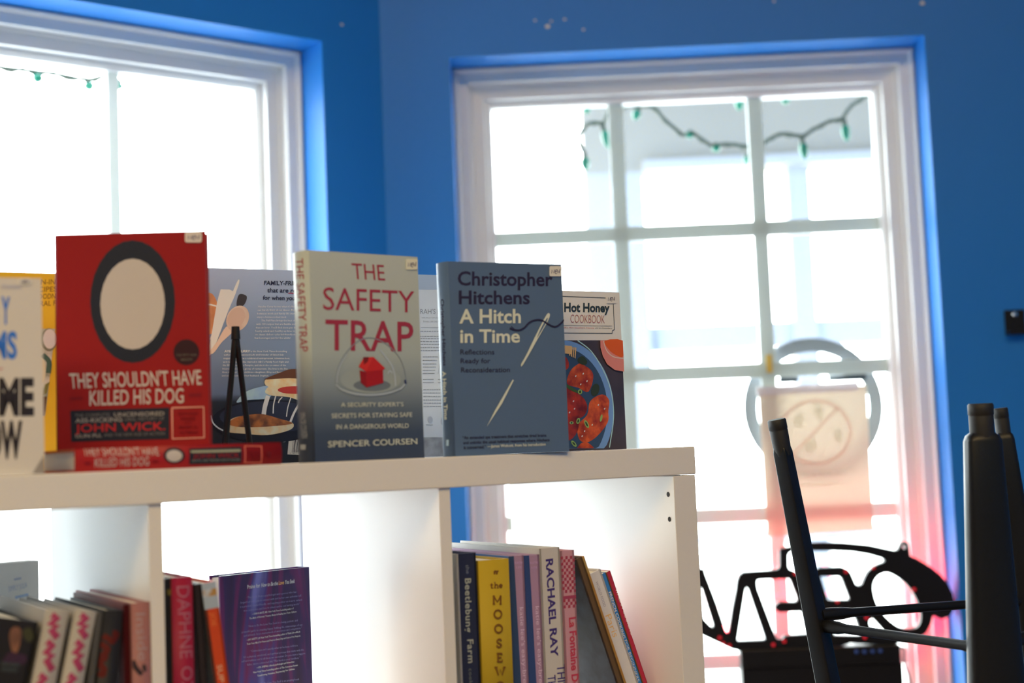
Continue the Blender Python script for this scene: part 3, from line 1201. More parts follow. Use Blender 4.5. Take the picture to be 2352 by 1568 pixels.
# lying: local z (height) runs along -D?  spine title reads left to right, so the book's top is at the left: local z = -D
Mly = frame(P0 + D * hl + Z0 * (t / 2), Z0, B_, -D)
b = Book('hardcover_book', Mly, 0.152, hl, t, 'red hardcover lying flat with its lettered spine toward the viewer', 'book', REDC2, bulge=0.003)
cf = crop(130, 820, 4.438)
sp = b.spine(cf)
sp.text("THEY SHOULDN'T HAVE", (275, 1006), (1042, 1002), (265, 922), TAN, 0.0)
sp.text('KILLED HIS DOG', (387, 1120), (940, 1102), (387, 1034), TAN, 0.0)
sp.quad(280, 1070, 345, 1095, ink((90, 10, 14)))
sp.quad(970, 1052, 1035, 1076, ink((90, 10, 14)))
emblem(sp, 1195, 1002, 108, 82, BLK, TAN)
sp.poly([(1350, 930), (1882, 912), (1882, 1078), (1350, 1092)], BLK)
sp.poly([(1365, 952), (1870, 940), (1870, 962), (1365, 974)], ink((120, 112, 84)))
sp.text('JOHN WICK', (1385, 1032), (1862, 1022), (1385, 985), ink((110, 20, 22)), 0.01)
sp.text('GUN FU, AND THE NEW AGE OF ACTION', (1375, 1066), (1865, 1054), (1375, 1046), ink((100, 95, 80)), 0.01)
for x0, x1 in ((1912, 1922), (2080, 2090)):
    sp.poly([(x0, 908), (x1, 908), (x1, 1078), (x0, 1078)], ink((170, 80, 60)))
for y0, y1 in ((902, 910), (1070, 1078)):
    sp.poly([(1912, y0), (2090, y0), (2090, y1), (1912, y1)], ink((170, 80, 60)))
sp.text('EDWARD', (1945, 960), (1985, 1060), (1990, 955), ink((90, 14, 16)), 0.0)
sp.text('ALTMAN', (2005, 955), (2045, 1055), (2050, 950), ink((90, 14, 16)), 0.0)
sp.quad(2135, 960, 2178, 1010, ink((80, 12, 14)))
b.done()

# --- its twin standing on it
b = facing('hardcover_book', 'red hardcover standing on the lying copy, with a big black oval on its cover', 134, 482, 539, 0.112, t + 0.0007, 5, 0.022, pmat('matte_red_print', alb((108, 18, 17)), 0.65, 0.12), tilt=1.6, bulge=0.004)
cf = crop(120, 520, 4.9)
f = b.front(cf)
emblem(f, 905, 845, 478, 690, BLK, TAN)
f.ell(1510, 1415, 146, 146, ink((36, 14, 16)))
f.text('THE FIFTY-YEAR', (1395, 1462), (1628, 1458), (1395, 1435), ink((70, 60, 46)), 0.01)
f.text('MISSION', (1450, 1512), (1575, 1508), (1450, 1485), ink((70, 60, 46)), 0.01)
f.conv = crop(130, 820, 4.438)
f.text("THEY SHOULDN'T HAVE", (140, 317), (1482, 278), (128, 170), TAN, 0.012)
f.text('KILLED HIS DOG', (335, 492), (1297, 464), (335, 345), TAN, 0.012)
f.poly([(138, 440), (268, 434), (268, 400), (138, 406)], ink((92, 10, 14)))
f.poly([(1345, 405), (1478, 398), (1478, 364), (1345, 370)], ink((92, 10, 14)))
f.poly([(150, 862), (1150, 834), (1150, 513), (140, 545)], BLK)
G1, G2 = ink((112, 100, 84)), ink((84, 76, 66))
f.text('THE COMPLETE,', (185, 613), (552, 605), (185, 577), G2, 0.0)
f.text('UNCENSORED', (585, 605), (1100, 592), (585, 567), G1, 0.02)
f.text('ASS-KICKING', (190, 668), (670, 655), (190, 626), G1, 0.02)
f.text('ORAL HISTORY OF', (695, 652), (1100, 641), (695, 614), G2, 0.0)
f.text('JOHN WICK.', (190, 766), (1110, 740), (190, 686), ink((140, 24, 24)), 0.012)
f.text('GUN FU,', (190, 823), (460, 814), (190, 788), G1, 0.02)
f.text('AND THE NEW AGE OF ACTION', (485, 811), (1105, 793), (485, 779), G2, 0.0)
f.stroke([(1178, 517), (1500, 507), (1506, 820), (1184, 832)], 0.0016, ink((176, 110, 84)), False, True)
for wd, x0, x1, y, hh in (('EDWARD', 1240, 1440, 588, 28), ('GROSS', 1265, 1415, 640, 30), ('AND', 1300, 1380, 672, 16), ('MARK A.', 1250, 1440, 724, 30), ('ALTMAN', 1250, 1440, 780, 30)):
    f.text(wd, (x0, y), (x1, y - 5), (x0, y - hh), ink((92, 10, 14)), 0.015)
b.sticker((1495, 60, 1685, 182), conv=crop(120, 520, 4.9), mat=ink((160, 140, 118), 0.6))
b.done()

# --- white paperback at the left edge
b = facing('paperback_book', 'white paperback with big blue and black capitals at the far left end', -235, 103, 632, 0.012, 0.0005, 29, 0.022, ink((160, 143, 120)), hard=False, tilt=1.0)
cf = crop(0, 590, 3.074)
f = b.front(cf)
NB, BK2 = ink((40, 80, 128)), ink((32, 26, 26))
f.text('Y', (10, 466), (70, 468), (10, 288), NB, 0.035)
f.text('MS', (-62, 708), (120, 712), (-62, 530), NB, 0.035)
f.text('ME', (-8, 1108), (240, 1106), (-8, 868), BK2, 0.045)
f.text('OW', (-100, 1412), (158, 1408), (-100, 1172), BK2, 0.045)
f.greek([(10, 208, 148, 214)], 0.0035, ink((140, 128, 120)))
f.stroke([(2, 785), (4, 795)], 0.004, ink((150, 80, 70)), False)
f.poly([(225, 1532), (318, 1532), (308, 1400)], ink((112, 98, 82)))
b.sticker((128, 150, 215, 196), conv=cf, mat=ink((170, 154, 130), 0.6))
b.done()

# --- yellow cookbook behind
b = facing('cookbook', 'yellow cookbook with radishes pictured, half hidden behind the white paperback', -200, 138, 618, 0.27, 0, 31, 0.025, ink((190, 127, 28)))
f = b.front(cf)
BR = ink((92, 56, 22))
f.text('EAN-IN', (232, 196), (388, 192), (234, 160), BR, 0.0)
f.text('ECIPES', (245, 247), (398, 243), (247, 212), BR, 0.0)
f.text('GOODN', (240, 298), (390, 292), (242, 263), BR, 0.0)
f.text('URAL F', (250, 348), (392, 342), (252, 313), BR, 0.0)
FOODW = pmat('vegetable_print', alb((168, 156, 128)), 0.4, noise=(70, alb((112, 110, 84)), 0.12))
f.poly([(150, 1180), (318, 1120), (345, 900), (388, 507), (150, 507)], FOODW)
f.ell(345, 585, 55, 82, ink((96, 90, 66)))
f.ell(350, 578, 46, 70, ink((176, 158, 140)))
f.ell(290, 800, 32, 95, ink((186, 150, 110)))
f.stroke([(300, 690), (345, 740), (340, 820)], 0.006, ink((56, 72, 56)))
f.poly([(318, 900), (350, 880), (330, 960), (300, 980)], ink((92, 86, 44)))
f.poly([(316, 1120), (330, 985), (300, 985), (300, 1120)], ink((70, 44, 24)))
b.done()

# --- blue grey cookbook shown from the back
cf = crop(470, 600, 3.335)
b = facing('cookbook', 'blue-grey cookbook seen from the back, toasted sandwich photo behind the black easel', 405, 735, 612, 0.27, 0, 31, 0.026, ink((96, 98, 104)), side='back')
f = b.back(cf)
gb = grad_print('slate_print', [(0.0, (26, 25, 26)), (0.32, (32, 33, 36)), (0.36, (80, 86, 94)), (0.7, (94, 100, 108)), (1.0, (130, 130, 132))], b.h, 0.4)
b.bm.mats[0] = gb
WT = ink((176, 174, 170))
WOOD = pmat('wood_print', alb((172, 106, 60)), 0.4, noise=(50, alb((140, 80, 42)), 0.2))
WOODL = pmat('pale_wood_print', alb((176, 142, 114)), 0.45, noise=(45, alb((150, 114, 88)), 0.25))
f.ell(35, 400, 70, 160, WOOD)
f.stroke([(20, 330), (60, 335), (100, 360), (85, 470), (45, 600)], 0.002, ink((196, 190, 180)))
f.poly([(95, 310), (122, 214), (190, 216), (240, 240), (180, 380), (60, 700), (30, 690)], ink((206, 190, 172)))
f.smooth([(262, 255), (322, 268), (300, 335), (245, 345)], ink((48, 42, 40)))
f.smooth([(252, 148), (264, 165), (215, 300), (185, 360), (60, 690), (25, 690), (165, 340), (190, 290)], ink((212, 184, 160)))
f.smooth([(165, 500), (215, 535), (130, 620), (70, 700), (30, 705), (90, 620)], ink((176, 138, 110)))
f.ell(252, 438, 82, 104, WOODL, 30)
f.ell(242, 432, 62, 82, ink((158, 124, 98)), 30)
f.text('FAMILY-FRIENDLY', (452, 181), (815, 184), (456, 150), ink((34, 34, 46)), 0.02)
f.text('that are really', (477, 237), (765, 240), (480, 205), ink((34, 34, 46)), 0.02)
f.text('for when you', (443, 294), (690, 298), (446, 262), ink((34, 34, 46)), 0.02)
f.stroke([(638, 244), (770, 247)], 0.0012, ink((130, 40, 50)), False)
f.lines([("Ayesha Curry knows what it's like", 408, 690, 353), ('can barely think about dinner. But', 404, 690, 380), ('between work and family life start', 401, 692, 407), ('enjoy a home-cooked meal.', 398, 626, 433), ('The Full Plate brings the best of', 432, 690, 460), ('with 100 recipes that are flexible and', 393, 694, 487), ("than an hour. You'll find sheet pan di", 390, 692, 514), ('hearty salads and healthy updates to', 387, 690, 540), ('on classic dishes\u2014plus kid-friendly m', 384, 692, 567), ('few beverages just for the adults!', 380, 656, 594)], WT, 14)
f.text('AYESHA CURRY', (148, 697), (345, 697), (150, 681), WT, 0.02)
f.lines([('is the New York Times bestselling', 350, 628, 696), ('author of The Seasoned Life and founder of Sweet July', 145, 602, 722), ('magazine, as well as a celebrated entrepreneur, television host,', 142, 650, 749), ('and restaurateur. She starred in ABC\u2019s Family Food Fight and', 139, 638, 776), ('the EllenTube series Fempire, and she is the co-owner of the', 136, 620, 802), ('International Smoke group of restaurants. She lives in the Bay', 134, 634, 829), ('Area with her three children\u2014daughters, Riley and Ryan,', 131, 590, 855), ('and son Canon\u2014and her husband, Stephen.', 128, 490, 882)], WT, 13)
f.smooth([(240, 1080), (320, 995), (480, 950), (530, 960), (490, 1045), (330, 1062)], pmat('cloth_print', alb((106, 120, 142)), 0.5, noise=(40, alb((140, 150, 166)), 0.2)))
f.ell(480, 1225, 430, 165, ink((24, 24, 28)))
f.ell(500, 1190, 390, 120, ink((38, 38, 44)))
f.stroke([(45, 1180), (60, 1235), (100, 1275), (150, 1300)], 0.0018, ink((150, 148, 146)))
CRUST = pmat('toast_print', alb((150, 78, 30)), 0.4, noise=(55, alb((72, 36, 18)), 0.12))
CRUMB = pmat('crumb_print', alb((214, 176, 120)), 0.5, noise=(90, alb((182, 130, 76)), 0.2))
f.smooth([(464, 905), (560, 860), (660, 828), (790, 850), (790, 965), (560, 975), (468, 952)], CRUMB)
f.smooth([(462, 898), (560, 858), (660, 826), (790, 838), (790, 900), (640, 895), (480, 905)], ink((72, 42, 28)))
f.smooth([(464, 985), (520, 955), (790, 960), (790, 1080), (640, 1040), (520, 1030), (466, 1012)], CRUMB)
f.smooth([(555, 985), (620, 960), (790, 962), (790, 1010), (620, 1012)], ink((140, 44, 36)))
for x0, y0, x1, y1, w in ((482, 1030, 446, 1190, 0.006), (540, 1030, 520, 1165, 0.0016), (590, 1040, 560, 1085, 0.0014), (655, 1045, 622, 1190, 0.0014), (720, 1090, 650, 1235, 0.003)):
    f.stroke([(x0, y0), ((x0 + x1) / 2 - 6, (y0 + y1) / 2), (x1, y1)], w, ink((206, 196, 160)))
f.smooth([(165, 1250), (215, 1200), (330, 1178), (440, 1172), (560, 1205), (670, 1238), (650, 1290), (480, 1330), (300, 1320), (172, 1305)], CRUMB)
f.smooth([(178, 1238), (240, 1195), (340, 1175), (440, 1170), (560, 1203), (668, 1238), (600, 1255), (440, 1268), (300, 1270), (215, 1262)], CRUST)


def w34(c):
    c.stroke([(537, 1340), (550, 1335), (552, 1345), (543, 1352), (553, 1358), (548, 1369), (536, 1366)], 0.0011, PEN)
    c.stroke([(562, 1340), (560, 1356), (582, 1353)], 0.0011, PEN, False)
    c.stroke([(582, 1338), (576, 1370)], 0.0011, PEN, False)
    c.stroke([(580, 1334), (604, 1331)], 0.0009, PEN, False)
    c.text('NEW', (574, 1377), (608, 1374), (574, 1360), PEN, 0.0)


b.sticker((520, 1319, 622, 1384), 'back', w34, cf)
mb = MB()
base = b.back(cf)
bc = Canvas(mb, base.fmap, base.pmap, cf)
bc.e = 0.0010
bc.poly([(632, 1478), (800, 1484), (800, 1326), (646, 1322)], STICK)
xx = 676
while xx < 790:
    ww = random.choice((2, 3, 5, 6))
    bc.poly([(xx - 10, 1464), (xx + ww - 10, 1464), (xx + ww, 1362), (xx, 1362)], BLK)
    bc.e -= 0.00005
    xx += ww + random.choice((3, 4, 6))
bc.e += 0.0001
bc.text('$30.00', (678, 1340), (730, 1341), (678, 1330), BLK, 0.0)
bc.text('9 780316', (650, 1472), (720, 1474), (650, 1466), BLK, 0.0)
b.stick.append(('barcode_label', mb))
b.done()

# --- white cookbook between the two hardbacks
cf = crop(950, 600, 3.41)
b = facing('cookbook', 'pale cookbook page of small print glimpsed between the grey-green and blue hardcovers', 880, 1140, 627, 0.30, 0, 32, 0.028, ink((146, 142, 132)), side='back')
f = b.back(cf)
f.quad(-100, 92, 600, 222, ink((120, 124, 124)))
f.quad(-100, 1378, 600, 1525, pmat('grey_print', alb((92, 88, 82)), 0.5, noise=(60, alb((120, 116, 108)), 0.2)))
f.quad(-100, 72, 600, 90, pmat('edge_print', alb((60, 40, 30)), 0.5, noise=(120, alb((170, 130, 90)), 0.08)))
f.text("RAH'S K", (52, 411), (215, 411), (52, 374), ink((90, 88, 86)), -0.004)
f.text('VISUALLY STUNN', (60, 446), (206, 448), (60, 436), ink((110, 108, 104)), 0.0)
f.text('THAN 100 DELIC', (72, 478), (206, 478), (72, 466), ink((110, 108, 104)), 0.0)
GT = ink((104, 102, 98))
f.greek([(50, y, 250, y) for y in (548, 588, 605, 628, 650, 675, 698)], 0.0011, GT)
f.greek([(70, y, 190 - (y - 740) * 0.2, y) for y in (748, 776, 804, 828, 854, 878)], 0.0011, GT)
f.greek([(72, y, 155, y) for y in (925, 948)] + [(190, y, 250, y) for y in (925, 950)], 0.0011, GT)
f.greek([(75, y, 250, y) for y in (1005, 1030, 1058, 1085, 1110, 1135)], 0.0011, GT)
f.stroke([(55, 517), (260, 520)], 0.0006, GT, False)
f.stroke([(190, 880), (215, 745)], 0.0005, GT, False)
f.ell(128, 1240, 20, 26, ink((122, 120, 116)))
f.ell(226, 1252, 16, 30, ink((122, 120, 116)))
f.greek([(95, 1280, 150, 1280)], 0.0011, GT)
b.done()

# --- cookbook with fried chicken
cf = crop(1300, 600, 3.487)
b = facing('cookbook', 'white-topped cookbook with a plate of glazed chicken beside the blue hardcover', 1225, 1439, 664, 0.075, 0, 34, 0.018, ink((182, 166, 146)), hard=False)
f = b.front(cf)
DKB = pmat('slate_table_print', alb((58, 46, 44)), 0.4, noise=(20, alb((46, 38, 38)), 0.2))
f.quad(-600, 632, 600, 1600, DKB)
f.e += 0.0001
uvr = lambda p: f.c(p)
# frame rules
INK2 = ink((52, 52, 52))
f.stroke([(-300, 270), (316, 293)], 0.0010, INK2, False)
f.stroke([(378, 342), (386, 548)], 0.0010, INK2, False)
f.stroke([(-300, 572), (368, 577)], 0.0010, INK2, False)
f.stroke([(386, 548), (370, 556), (368, 577)], 0.0010, INK2)
f.stroke([(-300, 510), (366, 518)], 0.0004, INK2, False)
f.text('Hot Honey', (-16, 402), (347, 405), (-16, 334), ink((34, 42, 44)), 0.03)
f.text('COOKBOOK', (33, 492), (308, 497), (34, 425), ink((130, 78, 70)), -0.012)
f.text("AR's Hot Southern Honey", (-30, 534), (222, 538), (-30, 525), ink((140, 40, 40)), 0.0)
f.text('with Sara Quessenberry', (230, 538), (366, 540), (230, 529), INK2, 0.0)


def clip(pts, xmax=10 ** 9):
    return pts


plate = [(-40 + 420 * math.cos(t_), 1190 + 560 * math.sin(t_)) for t_ in [2 * math.pi * k / 60 for k in range(60)]]
plate = [(x, min(max(y, 634), 1498)) for x, y in plate if x > -150] + [(-150, 1498), (-150, 634)]


def ordered(pts, c=(100, 1100)):
    return sorted(pts, key=lambda p: math.atan2(p[1] - c[1], p[0] - c[0]))


f.poly(ordered(plate), ink((86, 108, 130)))
p2 = [(-40 + 370 * math.cos(t_), 1190 + 500 * math.sin(t_)) for t_ in [2 * math.pi * k / 60 for k in range(60)]]
p2 = [(x, min(max(y, 640), 1496)) for x, y in p2 if x > -150] + [(-150, 1496), (-150, 690)]
f.poly(ordered(p2), ink((42, 56, 68)))
f.stroke([(90, 634), (200, 722), (300, 880), (360, 1050), (378, 1250), (345, 1490)], 0.0016, ink((130, 148, 164)))
CH = pmat('glazed_chicken_print', alb((186, 66, 22)), 0.35, noise=(75, alb((112, 26, 14)), 0.16))
CH2 = pmat('glazed_chicken_dark_print', alb((150, 40, 18)), 0.35, noise=(60, alb((84, 18, 12)), 0.16))
f.smooth([(-30, 760), (10, 785), (18, 850), (-30, 870)], CH2)
f.smooth([(30, 880), (85, 828), (120, 822), (195, 870), (215, 935), (175, 1045), (95, 1012), (5, 980)], CH)
f.smooth([(-60, 1010), (60, 1040), (145, 1105), (165, 1190), (105, 1255), (-60, 1240)], CH2)
f.smooth([(240, 1080), (300, 1068), (342, 1115), (335, 1200), (330, 1290), (245, 1400), (160, 1450), (100, 1420), (92, 1310), (165, 1230), (185, 1130)], CH)
f.smooth([(-60, 1265), (80, 1258), (92, 1350), (30, 1430), (-60, 1430)], CH2)
f.smooth([(88, 1490), (120, 1455), (165, 1450), (212, 1485), (205, 1496), (95, 1496)], CH)
GRN, GRD = ink((110, 128, 62)), ink((40, 46, 34))
f.smooth([(90, 780), (130, 760), (165, 800), (150, 830), (100, 815)], GRD)
f.ell(230, 1030, 32, 52, GRD, 15)
f.smooth([(0, 985), (45, 1010), (90, 1040), (70, 1050), (0, 1010)], ink((50, 66, 34)))
for x, y, rx, ry, ro in ((160, 1303, 14, 34, -25), (277, 1255, 9, 30, 12), (107, 1045, 17, 20, 0), (92, 1278, 14, 24, 15), (57, 1460, 14, 30, -40), (38, 1293, 16, 12, 0)):
    f.ell(x, y, rx, ry, GRN, ro)
    f.ell(x, y, rx * 0.45, ry * 0.6, GRD if rx > 12 else GRN, ro)
GOLD = ink((170, 128, 78))
f.poly([(-40, 672), (40, 678), (40, 745), (-40, 735)], GOLD)
for k in range(4):
    f.poly([(22 + k * 15, 684 + k * 2), (31 + k * 15, 685 + k * 2), (26 + k * 14, 758 + k * 7), (18 + k * 14, 754 + k * 7)], GOLD)
for sx, sy in ((70, 920), (130, 900), (160, 960), (110, 985), (60, 1180), (20, 1210), (140, 1360), (250, 1150), (300, 1180), (120, 1400), (200, 1310), (50, 1120)):
    f.ell(sx, sy, 5, 8, ink((226, 176, 140)), 30, 10)
gl = [(265, 634), (266, 690), (285, 760), (320, 825), (380, 870), (455, 884), (448, 634)]
f.poly(gl, ink((176, 96, 78)))
f.smooth([(300, 636), (330, 705), (385, 750), (449, 762), (446, 636)], ink((188, 66, 26)), 3)
f.stroke([(290, 640), (315, 715), (370, 765), (449, 778)], 0.0014, ink((206, 140, 116)))
b.sticker((320, 262, 395, 338), conv=cf, mat=ink((190, 170, 146), 0.6))
b.done()

# ------------------------------------------------------------------ black display easel in front of the back-cover cookbook
EZ = at(540, 757, 1.76)
eo = empty('display_easel', Matrix.Translation(Vector((EZ.x, EZ.y, ZT))), 'black wire display easel with an A-shaped leg pair in front of the blue-grey cookbook', 'easel')


def foot(px, py0, v):
    u_ = solve(lambda k: proj(S(k, v, 0.004))[0] - px, -1.8, 0.2)
    return S(u_, v, 0.004)


apex = hit(541, 757, S(0, 0.20, 0), SBK)
fa, fb = hit(514, 1050, S(0, 0.20, 0), SBK), hit(578, 1050, S(0, 0.20, 0), SBK)
fa.z = fb.z = ZT + 0.004
for p, nm_ in ((fa, 'leg'), (fb, 'leg')):
    m = MB()
    m.tube([apex, p], 0.0036, BLACKM, 10)
    m.build(nm_, eo).matrix_parent_inverse = eo.matrix_world.inverted()
m = MB()
m.tube([apex + Z0 * 0.004, apex - Z0 * 0.012], [0.005, 0.006], BLACKM, 12)
m.build('hinge_cap', eo).matrix_parent_inverse = eo.matrix_world.inverted()
m = MB()
rear = (fa + fb) / 2 + SBK * 0.055
m.tube([apex, rear], 0.003, BLACKM, 10)
m.build('rear_leg', eo).matrix_parent_inverse = eo.matrix_world.inverted()

# ------------------------------------------------------------------ books in the right bay
cf = crop(1030, 1230, 4.639)
VF = 0.02


def pt(x, y, c=None):
    return (c or cf)(x, y)


b = shelved('cookbook', 'navy cookbook with pale title, first from the divider in the right bay', pt(80, 196), pt(290, 178), VF, 0, 0.235, ink((30, 30, 40)), back=ink((148, 134, 112)))
sp = b.spine(cf)
PT = ink((124, 116, 94))
sp.text('the', (182, 310), (190, 405), (218, 308), ink((92, 88, 84)), 0.0)
sp.text('Beetlebung', (176, 455), (186, 1030), (238, 452), PT, 0.02, 1.1)
sp.text('Farm', (200, 1105), (210, 1356), (262, 1102), PT, 0.02, 1.1)
sp.text('cookbook', (216, 1415), (226, 1760), (252, 1413), ink((88, 84, 70)), 0.0, 1.1)
b.done()

b = shelved('cookbook', 'thick yellow cookbook with vertical title in the right bay', pt(318, 268), pt(640, 240), 0.019, 0, 0.19, ink((136, 105, 22)), bulge=0.003)
sp = b.spine(cf)
BRN = ink((88, 52, 16))
w = 0.0022
for dx in (0, 24):
    sp.stroke([(476 + dx, 405), (488 + dx, 398), (482 + dx, 385), (494 + dx, 376), (500 + dx, 384)], 0.0022, BRN)
# hand built slab letters: strokes inside a unit box
SL = {'M': [[(0, 1), (.22, 1)], [(.1, 1), (.1, 0)], [(0, 0), (.24, 0)], [(.1, 1), (.5, .25), (.9, 1)], [(.78, 1), (1, 1)], [(.9, 1), (.9, 0)], [(.76, 0), (1, 0)]],
      'E': [[(0, 1), (.9, 1), (.9, .8)], [(.2, 1), (.2, 0)], [(0, 0), (.95, 0), (.95, .22)], [(.2, .52), (.65, .52)], [(.65, .62), (.65, .42)]],
      'W': [[(-.1, 1), (.2, 1)], [(.05, 1), (.3, 0), (.5, .75), (.7, 0), (.95, 1)], [(.8, 1), (1.1, 1)]],
      't': [[(.4, 1.25), (.4, .2), (.6, 0), (.85, .1)], [(0, .8), (.8, .8)]],
      'h': [[(0, 1.5), (.2, 1.5), (.2, 0)], [(0, 0), (.4, 0)], [(.2, .6), (.5, .85), (.8, .7), (.8, 0)], [(.65, 0), (1, 0)]],
      'e': [[(.1, .5), (.9, .5), (.85, .75), (.5, .95), (.15, .7), (.12, .3), (.45, 0), (.9, .15)]]}


def slab_letter(c, ch, x0, y0, x1, y1, wd, mat):
    if ch == 'O':
        c.stroke([((x0 + x1) / 2 + (x1 - x0) / 2 * math.cos(t_), (y0 + y1) / 2 + (y1 - y0) / 2 * math.sin(t_)) for t_ in [2 * math.pi * k / 20 for k in range(20)]], wd, mat, True, True)
    elif ch == 'S':
        c.stroke([(x0 + (x1 - x0) * a_, y1 + (y0 - y1) * b_) for a_, b_ in ((.95, .78), (.8, .95), (.45, 1), (.1, .8), (.2, .58), (.75, .42), (.95, .2), (.6, 0), (.2, .04), (.02, .25))], wd, mat)
    else:
        for st in SL[ch]:
            c.stroke([(x0 + (x1 - x0) * a_, y1 + (y0 - y1) * b_) for a_, b_ in st], wd, mat, ch in 'eht' and len(st) > 3)


for ch, x0, x1, y0, y1 in (('t', 440, 475, 515, 556), ('h', 480, 526, 515, 553), ('e', 532, 568, 515, 550)):
    slab_letter(sp, ch, x0, y0, x1, y1, 0.0016, BRN)
for ch, x0, x1, y0, y1 in (('M', 465, 558, 642, 724), ('O', 479, 557, 790, 876), ('O', 486, 564, 946, 1030), ('S', 505, 556, 1100, 1184), ('E', 506, 566, 1252, 1338), ('W', 492, 590, 1400, 1484), ('O', 502, 580, 1556, 1640)):
    slab_letter(sp, ch, x0, y0, x1, y1, 0.0021, BRN)
b.done()

MV = (126, 92, 98)
for k, (x0, x1, yt, bl, tx) in enumerate(((642, 800, 212, (38, 48, 62), 752), (805, 965, 205, (38, 48, 72), 922))):
    b = shelved('cookbook', ('mauve-spined cookbook beside the yellow one in the right bay', 'mauve-spined cookbook beside the tall white one in the right bay')[k], pt(x0, yt + 8), pt(x1, yt - 4), 0.025 + 0.001 * k, 0, 0.23, ink(MV), back=ink((46, 70, 104)), group='pair of mauve cookbooks')
    sp = b.spine(cf)
    sp.poly([(x0 - 4, yt), (x0 + 54, yt - 4), (x0 + 140, 1700), (x0 + 60, 1700)], ink(bl))
    sp.text("katie lee's easy-bre", (tx + 4, 765 - 12 * k), (tx + 44, 1568), (tx + 44, 762 - 12 * k), ink((168, 136, 146)), -0.006)
    sp.text('KATIE', (x0 + 66, 300), (x0 + 150, 296), (x0 + 66, 278), ink((152, 112, 126)), 0.0)
    sp.text('LEE', (x0 + 80, 350), (x0 + 140, 347), (x0 + 80, 328), ink((152, 112, 126)), 0.0)
    b.done()

b = shelved('cookbook', 'tall white cookbook with purple capitals running down its spine', pt(967, 138), pt(1182, 120), 0.026, 0, 0.25, ink((148, 132, 112)))
sp = b.spine(cf)
PU = ink((48, 34, 70))
sp.text('RACHAEL RAY', (1038, 250), (1094, 1296), (1110, 240), PU, 0.03)
sp.text('THIS MUST', (1155, 1380), (1185, 1960), (1242, 1368), PU, 0.01)
sp.text('THE BOOK', (1056, 1492), (1080, 2000), (1138, 1480), PU, 0.01)
sp.e = 0.0001
b.fm.mats[0] = ink((148, 132, 112))
b.done()

b = shelved('cookbook', 'pink cookbook with a red checkerboard band on its spine', pt(1190, 162), pt(1338, 150), 0.0265, 0, 0.22, ink((148, 100, 95)))
sp = b.spine(cf)
CK = ink((120, 42, 48))
CKW = ink((186, 136, 132))
for r_ in range(17):
    for c_ in range(6):
        if (r_ + c_) % 2 == 0 and not (12 <= r_ < 13):
            xa = 1196 + r_ * 32 * 0.058 + c_ * 24.5
            ya = 222 - c_ * 2.0 + r_ * 32.5
            sp.poly([(xa, ya + 32), (xa + 24, ya + 30), (xa + 24, ya - 2), (xa, ya)], CK)
            sp.e -= 0.00005
sp.e += 0.0001
sp.poly([(1222, 676), (1366, 662), (1364, 628), (1222, 644)], ink((120, 44, 56)))
sp.text('La Fontaine De Mars', (1284, 872), (1330, 1900), (1352, 862), ink((140, 42, 50)), 0.03)
b.done()

LEAN = -19.0
DGR = pmat('dark_leaf_print', alb((48, 46, 46)), 0.45, noise=(24, alb((30, 24, 18)), 0.1))
b = shelved('cookbook', 'leaning cookbook with a brown spine and dark cover, beside the pink checked one', pt(1348, 258), pt(1440, 222), 0.0275, LEAN, 0.22, ink((74, 52, 30)), t=0.0115, back=DGR)
b.done()
b = shelved('cookbook', 'leaning cookbook with a gold patterned spine, tucked left of the white travel one', pt(1412, 234), pt(1478, 206), 0.0322, LEAN, 0.18, ink((168, 120, 56)), t=0.0052)
sp = b.spine(cf)
GP = ink((168, 120, 56))
GP2 = ink((190, 144, 78))
for i in range(7):
    for j in range(4):
        x, y = 1428 + j * 28 + i * 11, 244 - j * 12 + i * 24
        sp.stroke([(x + 8 * math.cos(t_), y + 9 * math.sin(t_)) for t_ in [2 * math.pi * k / 8 for k in range(8)]], 0.0004, GP2, True, True)
        sp.e -= 0.00005
b.done()
b = shelved('cookbook', 'white leaning travel cookbook lettered in orange, beside two thin ones', pt(1478, 428), pt(1625, 372), 0.042, LEAN, 0.19, ink((160, 145, 128)))
sp = b.spine(cf)
sp.text('WORLD FOOD', (1566, 492), (1656, 758), (1588, 483), ink((112, 100, 100)), -0.004)
sp.text('Paris', (1668, 853), (1756, 1085), (1728, 828), ink((190, 124, 68)), -0.004)
b.done()
for lab, xa, ya, xb, yb, colr, t1, t2, p in (
        ('thin blue leaning cookbook between a white and a red one', 1630, 412, 1680, 392, (44, 88, 122), 'FRENCH COOKING', 'FOR BEGINNERS', ((1706, 602), (1862, 1096), (1730, 592), (1874, 1114), (2012, 1556))),
        ('thin red leaning cookbook, last in the right bay row', 1682, 392, 1732, 362, (134, 28, 40), 'ITALIAN COOKING', 'FOR BEGINNERS', ((1782, 580), (1946, 1062), (1804, 569), (1966, 1086), (2112, 1528)))):
    b = shelved('cookbook', lab, pt(xa, ya), pt(xb, yb), 0.049, LEAN, 0.18, ink(colr), t=0.0066, hard=False, back=ink((130, 84, 40)))
    sp = b.spine(cf)
    ti = ink((176, 158, 140))
    dx, dy = p[2][0] - p[0][0], p[2][1] - p[0][1]
    sp.text(t1, p[0], p[1], p[2], ti, 0.012)
    sp.text(t2, p[3], p[4], (p[3][0] + dx, p[3][1] + dy), ti, -0.006)
    b.done()

